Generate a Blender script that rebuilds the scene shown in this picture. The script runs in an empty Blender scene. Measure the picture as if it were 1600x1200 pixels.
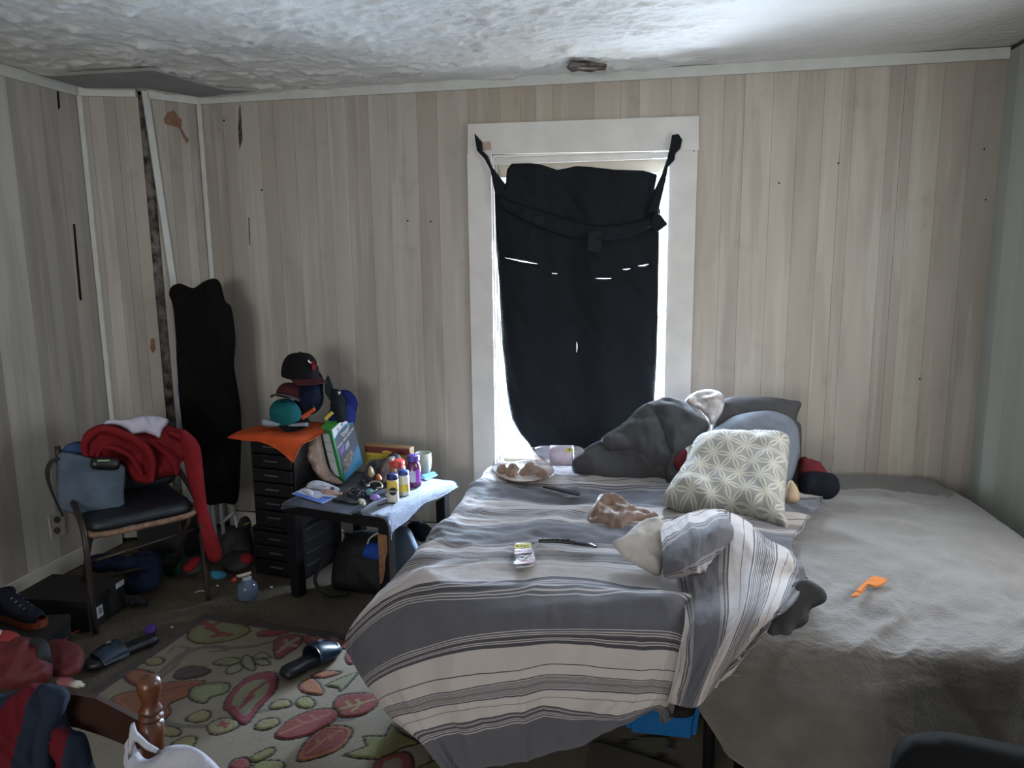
import bpy, bmesh, math, random
import numpy as np
from mathutils import Vector, Matrix
from mathutils import geometry as mgeo

# ------------------------------------------------------------------ camera, world, light, exposure
SC = bpy.context.scene
COL = SC.collection
FPX, PITCH, YAW, ROLL, EYE = 1187.5, math.radians(9.624), math.radians(11.635), math.radians(-0.656), 1.54
cf = np.array([-math.sin(YAW)*math.cos(PITCH), math.cos(YAW)*math.cos(PITCH), -math.sin(PITCH)])
cr0 = np.array([math.cos(YAW), math.sin(YAW), 0.0]); cu0 = np.cross(cr0, cf)
crt = cr0*math.cos(ROLL) + cu0*math.sin(ROLL); cup = np.cross(crt, cf)
CAMP = np.array([0.0, 0.0, EYE])
cd = bpy.data.cameras.new('camera'); cam = bpy.data.objects.new('camera', cd); COL.objects.link(cam)
cd.sensor_width = 36; cd.lens = FPX/1600*36; cd.clip_start = 0.02
cam.matrix_world = Matrix([[crt[0], cup[0], -cf[0], 0], [crt[1], cup[1], -cf[1], 0], [crt[2], cup[2], -cf[2], EYE], [0, 0, 0, 1]])
SC.camera = cam
SC.view_settings.view_transform = 'Standard'; SC.view_settings.look = 'None'
SC.view_settings.gamma = 1; SC.view_settings.use_curve_mapping = False
SC.view_settings.exposure = 0.12
SC.cycles.max_bounces = 8; SC.cycles.diffuse_bounces = 5; SC.cycles.transparent_max_bounces = 12
SC.cycles.sample_clamp_indirect = 4; SC.cycles.use_denoising = True
w = bpy.data.worlds.new('sky'); SC.world = w; w.use_nodes = True
bg = w.node_tree.nodes['Background']; bg.inputs[0].default_value = (0.80, 0.90, 1.0, 1); bg.inputs[1].default_value = 6.0

def area(name, loc, target, sx, sy, power, col):
    l = bpy.data.lights.new(name, 'AREA'); l.shape = 'RECTANGLE'; l.size = sx; l.size_y = sy; l.energy = power; l.color = col
    o = bpy.data.objects.new(name, l); COL.objects.link(o); o.location = loc
    o.rotation_euler = (Vector(target)-Vector(loc)).to_track_quat('-Z', 'Y').to_euler(); return o
# daylight entering the covered window (left gap, right gap, gap along the top) and a window out of view in the right wall, plus an added rear fill
# (the sky stands above, so each stretch of a gap sends its light in and downwards)
for k in range(6):
    z_ = 0.50+0.20*k; area('daylight_left_gap', (-0.835, 3.885, z_), (-0.82, 3.885-1.0, z_-0.40), (0.12, 0.10, 0.08, 0.065, 0.055, 0.05)[k], 0.21, (42, 32, 18, 12, 9, 7)[k], (0.62, 0.79, 1.0))
for k in range(8):
    z_ = 0.62+0.19*k; area('daylight_right_gap', (-0.046, 3.885, z_), (0.0, 3.885-1.0, z_-0.40), 0.065, 0.20, 17, (0.68, 0.82, 1.0))
area('daylight_top_gap', (-0.44, 3.875, 1.93), (-0.44, 2.8, 1.75), 0.7, 0.05, 2, (0.9, 0.94, 1.0))
area('rear_fill', (-1.0, -4.15, 1.45), (-0.6, 3, 1.3), 1.9, 1.4, 76, (1.0, 0.92, 0.82))  # warm fill added behind the camera, its source unseen
area('daylight_side_window', (1.395, 2.38, 1.28), (0.0, 2.30, 1.2), 0.80, 1.0, 21, (0.93, 0.96, 1.0))

# ------------------------------------------------------------------ helpers
def ray(x, y): return cf + (x-800)/FPX*crt - (y-600)/FPX*cup
def PX(x, y, ax, val):
    d = ray(x, y); return CAMP + (val-CAMP[ax])/d[ax]*d
def Pz(x, y, z): return PX(x, y, 2, z)
def Py(x, y, Y): return PX(x, y, 1, Y)
def Pl(x, y, X): return PX(x, y, 0, X)
def Pn(x, y, p0, n):
    d = ray(x, y); n = np.array(n, float); return CAMP + ((np.array(p0)-CAMP)@n)/(d@n)*d
def proj(p):
    d = np.array(p, float)-CAMP; z = d@cf; return 800+FPX*(d@crt)/z, 600-FPX*(d@cup)/z

def lin(c):
    c = np.array(c[:3], float)/255.0
    return tuple(np.where(c <= 0.04045, c/12.92, ((c+0.055)/1.055)**2.4)) + (1.0,)

def vnoise(x, y, seed=0):
    x = np.asarray(x, float); y = np.asarray(y, float)
    xi = np.floor(x).astype(np.int64); yi = np.floor(y).astype(np.int64); fx = x-xi; fy = y-yi
    fx = fx*fx*(3-2*fx); fy = fy*fy*(3-2*fy)
    def h(a, b):
        n = (a*374761393 + b*668265263 + seed*974634777) & 0xffffffff
        n = ((n ^ (n >> 13))*1274126177) & 0xffffffff
        return ((n ^ (n >> 16)) & 0xffff)/65535.0
    return (h(xi, yi)*(1-fx)+h(xi+1, yi)*fx)*(1-fy)+(h(xi, yi+1)*(1-fx)+h(xi+1, yi+1)*fx)*fy
def fbm(x, y, seed=0, o=3):
    s = 0; a = 0.5; t = 0
    for i in range(o): s = s+a*vnoise(x*2**i, y*2**i, seed+i*7); t += a; a *= 0.5
    return s/t*2-1
def ridge(x, y, seed=0):                                   # sharp-crested folds
    wx = 0.55*(vnoise(x*0.7+5, y*0.7, seed+71)-0.5); wy = 0.55*(vnoise(x*0.7, y*0.7+9, seed+73)-0.5)
    a = 1-2.2*np.abs(2*vnoise(x+wx, y+wy, seed)-1); b = 1-2.2*np.abs(2*vnoise(x*2.1+wy*3+3, y*1.9+wx*3, seed+31)-1)
    return 0.72*a+0.28*b

def link(name, me, parent=None):
    o = bpy.data.objects.new(name, me); COL.objects.link(o)
    if parent is not None: o.parent = parent; o.matrix_parent_inverse = parent.matrix_world.inverted() if False else Matrix()
    return o
def mesh(name, V, Fc, mat=None, parent=None, smooth=True, uv=None, col=None, orig=None):
    V = np.asarray(V, float)
    if orig is not None: V = V-np.array(orig)
    me = bpy.data.meshes.new(name); me.from_pydata(V.tolist(), [], [tuple(int(i) for i in f) for f in Fc]); me.update()
    if smooth: me.polygons.foreach_set('use_smooth', [True]*len(me.polygons))
    if mat is not None:
        for m in (mat if isinstance(mat, (list, tuple)) else [mat]): me.materials.append(m)
    if uv is not None:
        L = me.uv_layers.new(name='UVMap'); vi = np.zeros(len(me.loops), dtype=np.int32); me.loops.foreach_get('vertex_index', vi)
        L.data.foreach_set('uv', np.asarray(uv, float)[vi].ravel())
    if col is not None:
        a = me.color_attributes.new('Col', 'FLOAT_COLOR', 'POINT'); a.data.foreach_set('color', np.asarray(col, float).ravel())
    o = link(name, me, parent)
    if orig is not None: o.location = orig
    return o
def tag(o, label, cat, group=None, kind=None):
    if label: o['label'] = label
    if cat: o['category'] = cat
    if group: o['group'] = group
    if kind: o['kind'] = kind
    return o
def thing(name, label, cat, group=None):
    o = bpy.data.objects.new(name, None); COL.objects.link(o); o.empty_display_size = 0.05
    return tag(o, label, cat, group)
def part_label(o, s): o['label'] = s; return o
def structure(o): o['kind'] = 'structure'; return o

def M(name, rgb, rough=0.8, var=0.0, vs=6.0, bump=0.0, bs=60.0, metal=0.0, stretch=None, col2=None, trans=0.0, alpha=1.0,
      sheen=0.0, attr=False, objcol=False, coat=0.0, ior=1.45, emit=None, spec=None):
    m = bpy.data.materials.new(name); m.use_nodes = True; nt = m.node_tree; N = nt.nodes; L = nt.links
    b = N['Principled BSDF']; b.inputs['Roughness'].default_value = rough; b.inputs['Metallic'].default_value = metal
    base = lin(rgb); b.inputs['Base Color'].default_value = base
    if spec is None and rough >= .8: spec = .18
    if spec is not None: b.inputs['Specular IOR Level'].default_value = spec
    tc = N.new('ShaderNodeTexCoord'); mp = N.new('ShaderNodeMapping'); L.new(tc.outputs['Object'], mp.inputs[0])
    if stretch: mp.inputs['Scale'].default_value = stretch
    src = None
    if attr:
        a = N.new('ShaderNodeAttribute'); a.attribute_name = 'Col'; src = a.outputs['Color']
    if objcol:
        a = N.new('ShaderNodeObjectInfo'); src = a.outputs['Color']
    if var > 0 or col2 is not None:
        nz = N.new('ShaderNodeTexNoise'); nz.inputs['Scale'].default_value = vs; nz.inputs['Detail'].default_value = 5; L.new(mp.outputs[0], nz.inputs['Vector'])
        mx = N.new('ShaderNodeMix'); mx.data_type = 'RGBA'
        rp = N.new('ShaderNodeValToRGB'); rp.color_ramp.elements[0].position = 0.35; rp.color_ramp.elements[1].position = 0.65
        L.new(nz.outputs['Fac'], rp.inputs[0]); L.new(rp.outputs[0], mx.inputs['Factor'])
        if src is None:
            mx.inputs['A'].default_value = tuple(max(0, c*(1-var)) for c in base[:3])+(1,) if col2 is None else base
            mx.inputs['B'].default_value = tuple(min(1, c*(1+var)) for c in base[:3])+(1,) if col2 is None else lin(col2)
            L.new(mx.outputs['Result'], b.inputs['Base Color'])
        else:
            mx.blend_type = 'MULTIPLY'; mx.inputs['Factor'].default_value = 1
            for l in list(mx.inputs['Factor'].links): L.remove(l)
            rp.color_ramp.elements[0].color = (1-var, 1-var, 1-var, 1); rp.color_ramp.elements[1].color = (1, 1, 1, 1)
            L.new(src, mx.inputs['A']); L.new(rp.outputs[0], mx.inputs['B']); L.new(mx.outputs['Result'], b.inputs['Base Color'])
    elif src is not None: L.new(src, b.inputs['Base Color'])
    if bump > 0:
        nb = N.new('ShaderNodeTexNoise'); nb.inputs['Scale'].default_value = bs; nb.inputs['Detail'].default_value = 4; L.new(mp.outputs[0], nb.inputs['Vector'])
        bp = N.new('ShaderNodeBump'); bp.inputs['Strength'].default_value = bump; bp.inputs['Distance'].default_value = 0.01
        L.new(nb.outputs['Fac'], bp.inputs['Height']); L.new(bp.outputs[0], b.inputs['Normal'])
    if trans: b.inputs['Transmission Weight'].default_value = trans; b.inputs['IOR'].default_value = ior
    if alpha < 1: b.inputs['Alpha'].default_value = alpha
    if sheen: b.inputs['Sheen Weight'].default_value = sheen; b.inputs['Sheen Roughness'].default_value = 0.5
    if coat: b.inputs['Coat Weight'].default_value = coat
    return m

def cmr(P, k, closed=False):                               # Catmull-Rom along axis 0
    P = np.asarray(P, float); n = len(P)
    t = np.linspace(0, 1, k, endpoint=False)[:, None]; t = t.reshape((k,)+(1,)*(P.ndim-1)); out = []
    for i in range(n if closed else n-1):
        if closed: a, b, c, d = P[i-1], P[i], P[(i+1) % n], P[(i+2) % n]
        else: b, c = P[i], P[i+1]; a = P[i-1] if i > 0 else 2*b-c; d = P[i+2] if i+2 < n else 2*c-b
        out.append(0.5*((2*b)+(c-a)*t+(2*a-5*b+4*c-d)*t**2+(3*b-a-3*c+d)*t**3))
    out = np.concatenate(out)
    return out if closed else np.concatenate([out, P[-1:]])
def cmr2(P, ki, kj): return np.swapaxes(cmr(np.swapaxes(cmr(P, ki), 0, 1), kj), 0, 1)
def normals(P):
    du = np.gradient(P, axis=0); dv = np.gradient(P, axis=1); n = np.cross(du, dv); return n/(np.linalg.norm(n, axis=-1, keepdims=True)+1e-9)
def grid(name, P, mat, parent=None, uv=None, thick=0.0, col=None, closed_j=False):
    n, m = P.shape[:2]; idx = np.arange(n*m).reshape(n, m)
    if closed_j: idx = np.concatenate([idx, idx[:, :1]], 1)
    F = np.stack([idx[:-1, :-1], idx[:-1, 1:], idx[1:, 1:], idx[1:, :-1]], -1).reshape(-1, 4)
    V = P.reshape(-1, 3); U = None if uv is None else uv.reshape(-1, 2); Cc = None if col is None else col.reshape(-1, 4)
    if thick and not closed_j:
        N_ = normals(P).reshape(-1, 3); V2 = V-N_*thick; nn = n*m
        rim = np.concatenate([idx[0, :], idx[1:, -1], idx[-1, -2::-1], idx[-2:0:-1, 0]])
        r2 = np.roll(rim, -1); RF = np.stack([rim, r2, r2+nn, rim+nn], -1)
        F = np.concatenate([F, F[:, ::-1]+nn, RF]); V = np.concatenate([V, V2])
        if U is not None: U = np.concatenate([U, U])
        if Cc is not None: Cc = np.concatenate([Cc, Cc])
    return mesh(name, V, F, mat, parent, uv=U, col=Cc)

def inpoly(X, Y, poly):
    poly = np.asarray(poly, float); ins = np.zeros(X.shape, bool); j = len(poly)-1
    for i in range(len(poly)):
        xi, yi = poly[i]; xj, yj = poly[j]
        c = ((yi > Y) != (yj > Y)) & (X < (xj-xi)*(Y-yi)/((yj-yi) if yj != yi else 1e-12)+xi); ins ^= c; j = i
    return ins
def segdist(X, Y, pts, closed=True):
    pts = np.asarray(pts, float); D = np.full(X.shape, 1e9); n = len(pts)
    for i in range(n if closed else n-1):
        a = pts[i]; b = pts[(i+1) % n]; d = b-a; L2 = d@d+1e-12
        t = np.clip(((X-a[0])*d[0]+(Y-a[1])*d[1])/L2, 0, 1); D = np.minimum(D, np.hypot(X-a[0]-t*d[0], Y-a[1]-t*d[1]))
    return D

def puff(name, outline, p0, n, T, mat, parent=None, res=0.010, R=None, wr=0.0, wf=9.0, back=0.5, paint=None, holes=(), seed=0,
         st=(1, 1), sm=True, fn=None, pts3=False):
    """a soft body filling an outline: the outline lies in the plane (p0, n); it swells T towards n and T*back away from it"""
    n = np.array(n, float); n /= np.linalg.norm(n); p0 = np.array(p0, float)
    e1 = np.cross([0, 0, 1.0], n) if abs(n[2]) < 0.95 else np.array([1.0, 0, 0]); e1 /= np.linalg.norm(e1); e2 = np.cross(n, e1)
    def to2(pl):
        W = np.array([q if pts3 else Pn(q[0], q[1], p0, n) for q in pl]); return np.stack([(W-p0)@e1, (W-p0)@e2], -1)
    def resample(Q, cl=True):
        if sm: Q = cmr(Q, 8, True)
        seg = np.linalg.norm(np.roll(Q, -1, 0)-Q, axis=1); tot = seg.sum(); k = max(10, int(tot/(res*0.9))); cum = np.concatenate([[0], np.cumsum(seg)])
        Qc = np.concatenate([Q, Q[:1]]); s = np.linspace(0, tot, k, endpoint=False); return np.stack([np.interp(s, cum, Qc[:, i]) for i in (0, 1)], -1)
    O = resample(to2(outline)); H = [resample(to2(h)) for h in holes]
    lo, hi = O.min(0), O.max(0)
    gx, gy = np.meshgrid(np.arange(lo[0], hi[0], res), np.arange(lo[1], hi[1], res*0.87))
    gx = gx+(np.arange(gx.shape[0]) % 2)[:, None]*res*0.5; gx = gx.ravel(); gy = gy.ravel()
    k = inpoly(gx, gy, O) & (segdist(gx, gy, O) > res*0.45)
    for h in H: k &= ~inpoly(gx, gy, h) & (segdist(gx, gy, h) > res*0.3)
    I = np.stack([gx[k], gy[k]], -1); allp = np.concatenate([O]+H+[I]); edges = []; s = 0
    for q in [O]+H:
        edges += [(s+i, s+(i+1) % len(q)) for i in range(len(q))]; s += len(q)
    vs, es, fs, *_ = mgeo.delaunay_2d_cdt([Vector(q) for q in allp], edges, [], 0, 1e-6)
    Q = np.array([tuple(v) for v in vs]); Fc = np.array([tuple(f) for f in fs if len(f) == 3]); cen = Q[Fc].mean(1)
    k = inpoly(cen[:, 0], cen[:, 1], O)
    for h in H: k &= ~inpoly(cen[:, 0], cen[:, 1], h)
    Fc = Fc[k]
    a = Q[Fc]; ar = (a[:, 1, 0]-a[:, 0, 0])*(a[:, 2, 1]-a[:, 0, 1])-(a[:, 1, 1]-a[:, 0, 1])*(a[:, 2, 0]-a[:, 0, 0])
    Fc[ar < 0] = Fc[ar < 0][:, ::-1]
    D = segdist(Q[:, 0], Q[:, 1], O)
    for h in H: D = np.minimum(D, segdist(Q[:, 0], Q[:, 1], h))
    Rr = R or max(D.max(), 1e-4); h = np.sqrt(np.clip(1-(1-np.clip(D/Rr, 0, 1))**2, 0, 1))
    edge = np.clip(D/(res*2.5), 0, 1)
    ca, sa = math.cos(seed*1.7), math.sin(seed*1.7); qx, qy = Q[:, 0]*ca+Q[:, 1]*sa*.6, Q[:, 1]*ca-Q[:, 0]*sa*.6
    if st != (1, 1): qx, qy = Q[:, 0], Q[:, 1]
    wk = wr*(1.7 if wf < 20 and wr >= .006 else 1.0); wv = wk*(0.75*ridge(qx*wf*1.1*st[0]+seed*3.1, qy*wf*1.1*st[1], seed)-0.45*ridge((qx+qy*.7)*wf*2.3*st[0]+seed, (qy-qx*.7)*wf*1.5*st[1], seed+40)+0.16*fbm(qx*wf*6, qy*wf*6, seed+9))
    base = p0+Q[:, :1]*e1+Q[:, 1:]*e2
    if fn is not None: base = base+n*fn(Q[:, 0], Q[:, 1])[:, None]
    fr = base+n*(T*h+wv*edge)[:, None]; bk = base-n*(T*back*h-wv*edge*0.5+1e-4)[:, None]
    isb = D < 1e-5; nv = len(Q); m2 = np.arange(nv)+nv; m2[isb] = np.arange(nv)[isb]
    V = np.concatenate([fr, bk]); F2 = m2[Fc][:, ::-1]; F = np.concatenate([Fc, F2])
    used = np.unique(F); remap = -np.ones(len(V), int); remap[used] = np.arange(len(used))
    uv = np.concatenate([Q, Q])[used]; col = None
    if paint is not None:
        pp = np.array([proj(q) for q in base]); c = paint(pp[:, 0], pp[:, 1], Q[:, 0], Q[:, 1]); c = np.concatenate([c, c])[used]
        col = np.concatenate([c, np.ones((len(c), 1))], 1)
    return mesh(name, V[used], remap[F], mat, parent, uv=uv, col=col)

def rotz(a): return Matrix.Rotation(a, 3, 'Z')
def box(name, lo, hi, mat, parent=None, bevel=0.0, rot=None, piv=None, seg=2):
    bm = bmesh.new(); bmesh.ops.create_cube(bm, size=1)
    c = [(a+b)/2 for a, b in zip(lo, hi)]; s = [abs(b-a) for a, b in zip(lo, hi)]
    for v in bm.verts: v.co = Vector((v.co.x*s[0]+c[0], v.co.y*s[1]+c[1], v.co.z*s[2]+c[2]))
    if bevel: bmesh.ops.bevel(bm, geom=list(bm.edges), offset=bevel, segments=seg, affect='EDGES', profile=0.6)
    if rot is not None:
        piv = Vector(piv or (0, 0, 0)); R_ = rot if isinstance(rot, Matrix) else rotz(rot)
        for v in bm.verts: v.co = R_ @ (v.co-piv)+piv
    me = bpy.data.meshes.new(name); bm.to_mesh(me); bm.free()
    if mat: me.materials.append(mat)
    return link(name, me, parent)
def lbox(name, O, A, B, C_, mat, parent=None, bevel=0.0):
    """box from corner O spanned by vectors A, B, C"""
    O, A, B, C_ = [np.array(v, float) for v in (O, A, B, C_)]
    bm = bmesh.new(); vs = [bm.verts.new(O+i*A+j*B+k*C_) for i in (0, 1) for j in (0, 1) for k in (0, 1)]
    for f in ((0, 1, 3, 2), (4, 6, 7, 5), (0, 4, 5, 1), (2, 3, 7, 6), (0, 2, 6, 4), (1, 5, 7, 3)): bm.faces.new([vs[i] for i in f])
    bmesh.ops.recalc_face_normals(bm, faces=bm.faces)
    if bevel: bmesh.ops.bevel(bm, geom=list(bm.edges), offset=bevel, segments=2, affect='EDGES', profile=0.6)
    me = bpy.data.meshes.new(name); bm.to_mesh(me); bm.free()
    if mat: me.materials.append(mat)
    return link(name, me, parent)
def tube(name, pts, r, mat, parent=None, seg=10, sub=6, closed=False, flat=None):
    P = np.array(pts, float)
    if sub > 1 and len(P) > 2: P = cmr(P, sub, closed)
    rr = np.interp(np.linspace(0, 1, len(P)), np.linspace(0, 1, len(np.atleast_1d(r))), np.atleast_1d(r)) if np.ndim(r) else np.full(len(P), r)
    T = np.gradient(P, axis=0) if not closed else np.roll(P, -1, 0)-np.roll(P, 1, 0)
    T /= np.linalg.norm(T, axis=1, keepdims=True)+1e-12
    up = np.array([0, 0, 1.0]) if abs(T[0][2]) < 0.9 else np.array([1.0, 0, 0])
    rings = []; nrm = np.cross(T[0], up); nrm /= np.linalg.norm(nrm)
    for i in range(len(P)):
        nrm = nrm-(nrm@T[i])*T[i]; nrm /= np.linalg.norm(nrm)+1e-12; b = np.cross(T[i], nrm)
        a = np.linspace(0, 2*math.pi, seg, endpoint=False); f2 = 1 if flat is None else flat
        rings.append(P[i]+rr[i]*(np.cos(a)[:, None]*nrm+f2*np.sin(a)[:, None]*b))
    V = np.concatenate(rings); F = []; n = len(P)
    for i in range(n if closed else n-1):
        for j in range(seg):
            k = (i+1) % n; F.append((i*seg+j, i*seg+(j+1) % seg, k*seg+(j+1) % seg, k*seg+j))
    if not closed: F.append(tuple(range(seg))[::-1]); F.append(tuple((n-1)*seg+j for j in range(seg)))
    return mesh(name, V, F, mat, parent)
def lathe(name, prof, mat, loc, parent=None, seg=28, axis=(0, 0, 1), sx=1.0, squ=0.0, col=None):
    """profile of (radius, height) turned about an axis through loc"""
    ax = Vector(axis).normalized(); q = Vector((0, 0, 1)).rotation_difference(ax).to_matrix(); V = []; F = []; Cc = []
    for i, (r, z) in enumerate(prof):
        for j in range(seg):
            a = 2*math.pi*j/seg; k = 1-squ*abs(math.sin(2*a))*0.3+squ*0.12
            v = q @ Vector((r*k*math.cos(a)*sx, r*k*math.sin(a), z)); V.append((v.x+loc[0], v.y+loc[1], v.z+loc[2]))
            if col is not None: Cc.append(tuple(col(z, a))+(1,))
    n = len(prof)
    for i in range(n-1):
        for j in range(seg): F.append((i*seg+j, i*seg+(j+1) % seg, (i+1)*seg+(j+1) % seg, (i+1)*seg+j))
    F.append(tuple(range(seg))[::-1]); F.append(tuple((n-1)*seg+j for j in range(seg)))
    o = mesh(name, V, F, mat, parent, col=Cc if col is not None else None)
    return o
def slab(name, pts, d, mat, parent=None, smooth=False, paint=None):
    """polygon of 3D points extruded by the vector d"""
    P = np.array(pts, float); n = len(P); V = np.concatenate([P, P+np.array(d, float)])
    F = [tuple(range(n)), tuple(range(2*n-1, n-1, -1))]+[(i, (i+1) % n, (i+1) % n+n, i+n) for i in range(n)]
    o = mesh(name, V, F, mat, parent, smooth=smooth)
    bm = bmesh.new(); bm.from_mesh(o.data); bmesh.ops.recalc_face_normals(bm, faces=bm.faces); bm.to_mesh(o.data); bm.free(); return o
def join_mesh(name, objs, parent=None):
    bm = bmesh.new(); mats = []
    for o in objs:
        me = o.data; off = len(mats)
        for m_ in me.materials: mats.append(m_)
        s = len(bm.faces); bm.from_mesh(me); bm.faces.ensure_lookup_table()
        for f in bm.faces[s:]: f.material_index += off
    me = bpy.data.meshes.new(name); bm.to_mesh(me); bm.free()
    for m_ in mats: me.materials.append(m_)
    for o in objs: bpy.data.objects.remove(o)
    return link(name, me, parent)
def text(name, s, O, ex, ey, size, mat, parent, align='CENTER'):
    c = bpy.data.curves.new(name, 'FONT'); c.body = s; c.size = size; c.align_x = align; c.align_y = 'CENTER'; c.extrude = 0.0003; c.resolution_u = 2
    c.materials.append(mat); o = bpy.data.objects.new(name, c); COL.objects.link(o); o.parent = parent
    ex = Vector(ex).normalized(); ey = Vector(ey); ey = (ey-ex*ex.dot(ey)).normalized(); ez = ex.cross(ey)
    o.matrix_local = Matrix(((ex.x, ey.x, ez.x, O[0]), (ex.y, ey.y, ez.y, O[1]), (ex.z, ey.z, ez.z, O[2]), (0, 0, 0, 1))); return o
def circle(cx, cy, r, k=12, sy=1.0, rot=0): return [(cx+r*math.cos(a+rot), cy+r*sy*math.sin(a+rot)) for a in np.linspace(0, 2*math.pi, k, endpoint=False)]
TOC = -cf                                                   # direction towards the eye
def fromcam(x, y, dist, n=None): return CAMP+ray(x, y)*dist
# ------------------------------------------------------------------ the room shell
YB, XL, XR, ZC, YR = 3.843, -2.93, 1.42, 2.387, -4.3
rng = random.Random(4)
m_plank = M('whitewashed_panel', (165, 158, 148), 0.55, var=0.06, vs=2.2, stretch=(7, 7, 0.8), objcol=True, bump=0.05, bs=30)
def plank_material():
    m = m_plank; nt = m.node_tree; N = nt.nodes; L = nt.links; b = N['Principled BSDF']
    src = b.inputs['Base Color'].links[0].from_socket
    tc = N.new('ShaderNodeTexCoord')
    def layer(src, scale, lo, hi, colr, strength, st=(1, 1, 1)):
        mp = N.new('ShaderNodeMapping'); mp.inputs['Scale'].default_value = st; L.new(tc.outputs['Object'], mp.inputs[0])
        nz = N.new('ShaderNodeTexNoise'); nz.inputs['Scale'].default_value = scale; nz.inputs['Detail'].default_value = 3; L.new(mp.outputs[0], nz.inputs['Vector'])
        rp = N.new('ShaderNodeMapRange'); rp.inputs['From Min'].default_value = lo; rp.inputs['From Max'].default_value = hi; rp.inputs['To Max'].default_value = strength*0.62
        L.new(nz.outputs['Fac'], rp.inputs[0]); mx = N.new('ShaderNodeMix'); mx.data_type = 'RGBA'; L.new(rp.outputs[0], mx.inputs['Factor'])
        L.new(src, mx.inputs['A']); mx.inputs['B'].default_value = colr; return mx.outputs['Result']
    s = layer(src, 1.3, 0.50, 0.62, lin((112, 104, 98)), 0.35, (9, 9, 0.9))      # printed grey streaks
    s = layer(s, 1.5, 0.55, 0.63, lin((196, 192, 184)), 0.35, (12, 12, 0.6))
    s = layer(s, 3.2, 0.70, 0.76, lin((110, 100, 90)), 0.45, (2.2, 2.2, 1.5))    # knots
    s = layer(s, 9, 0.62, 0.75, lin((112, 103, 94)), 0.35, (1, 1, 0.8))        # stains
    L.new(s, b.inputs['Base Color'])
plank_material()
m_back = M('wall_backing', (70, 64, 58), 0.9, var=0.2)
m_white = M('old_white_paint', (196, 193, 188), 0.45, var=0.05, vs=9, bump=0.06, bs=35)
m_strip = M('grey_white_moulding', (186, 188, 184), 0.5, var=0.06, vs=12)
m_ceil = M('textured_ceiling_plaster', (212, 212, 209), 0.9, var=0.05, vs=4, bump=0.7, bs=28)
m_patch = M('smooth_ceiling_patch', (140, 141, 140), 0.85, var=0.08, vs=5)
m_dark = M('dark_void', (24, 22, 21), 0.95)
m_dirtplaster = M('crumbled_plaster', (40, 36, 34), 0.95, var=0.5, vs=22, col2=(112, 106, 102), bump=0.8, bs=60)
m_brown = M('bare_brown_board', (122, 92, 74), 0.9, var=0.2, vs=30)

def tone(k): return tuple(c*1.0 for c in lin(k)[:3])+(1,)
TONES = [(168, 161, 152), (152, 145, 138), (176, 171, 162), (160, 152, 144), (146, 139, 131), (172, 165, 154)]
def wallboards(wall, o, a, n, edges, z0, z1, tones=None, mat=None, holes=None):
    """planks standing between distances `edges` along direction a from point o, facing n"""
    o, a, n = [np.array(v, float) for v in (o, a, n)]
    for i in range(len(edges)-1):
        e0, e1 = edges[i]+0.0004, edges[i+1]-0.0004
        spans = [(z0, z1)]
        if holes:
            for (h0, h1, hz0, hz1) in holes:
                if e0 < h1-0.002 and e1 > h0+0.002:
                    if e0 < h0-0.004 or e1 > h1+0.004: continue
                    spans = [(z0, hz0), (hz1, z1)]
        for (s0, s1) in spans:
            if s1-s0 < 0.03: continue
            t = 0.006+rng.random()*0.0016
            p = lbox('plank', o+a*e0+np.array([0, 0, s0]), a*(e1-e0), np.array([0, 0, s1-s0]), n*t, mat or m_plank, wall, bevel=0.0005)
            c = (tones[i] if tones else TONES[rng.randrange(6)]); j = rng.uniform(-5, 5); p.color = tone(tuple(v+j for v in c))
# back wall: openings for the window
WX0, WX1, WZ0, WZ1 = -0.885, 0.0, 0.40, 2.035
bw = structure(bpy.data.objects.new('wall_back', None)); COL.objects.link(bw)
YS = YB+0.006
join = [box('b', (XL-0.1, YS, -0.02), (WX0, YS+0.14, 2.6), m_back), box('b', (WX1, YS, -0.02), (XR+0.1, YS+0.14, 2.6), m_back),
        box('b', (WX0, YS, -0.02), (WX1, YS+0.14, WZ0), m_back), box('b', (WX0, YS, WZ1), (WX1, YS+0.14, 2.6), m_back)]
join_mesh('sheathing', join, bw)
pe = [317, 330, 346, 372, 403.5, 426, 457, 488, 510, 539, 574, 605, 651, 682, 731]
ex = [Py(p, 163, YB)[0] for p in pe]
ex += [Py(p, 150, YB)[0] for p in (781, 813, 836, 864, 928, 970, 999, 1049)]
ex += [Py(p, 119, YB)[0] for p in (1095, 1133, 1165, 1210, 1249, 1290, 1319, 1337, 1392, 1415, 1431, 1476, 1524)]+[XR]
ex[0] = -2.50; ex[14] = -0.998; ex[23] = 0.119
GB = [(140, 134, 126), (136, 130, 124), (146, 140, 133), (158, 154, 146), (148, 142, 135), (156, 151, 143), (163, 159, 151), (146, 139, 132), (156, 152, 146),
      (150, 143, 135), (158, 153, 145), (156, 152, 145), (148, 139, 130), (160, 153, 144), (150, 140, 128), (156, 144, 130), (146, 132, 118), (160, 148, 134), (154, 142, 130),
      (162, 151, 139), (166, 156, 145), (168, 158, 147), (160, 150, 139), (172, 164, 153), (162, 153, 142), (172, 164, 153), (174, 167, 156), (158, 149, 138), (168, 160, 147),
      (156, 147, 137), (162, 154, 145), (150, 141, 133), (146, 137, 130), (160, 155, 143), (146, 138, 130), (140, 132, 126), (150, 142, 134)]
wallboards(bw, (0, YS, 0), (1, 0, 0), (0, -1, 0), ex, 0.09, ZC-0.005, tones=[tuple(v*0.60*1.04+m_*0.40*1.04 for v, m_ in zip(t, (157, 148, 136))) for t in GB], holes=[(-0.999, 0.12, 0.30, 2.17)])
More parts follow.
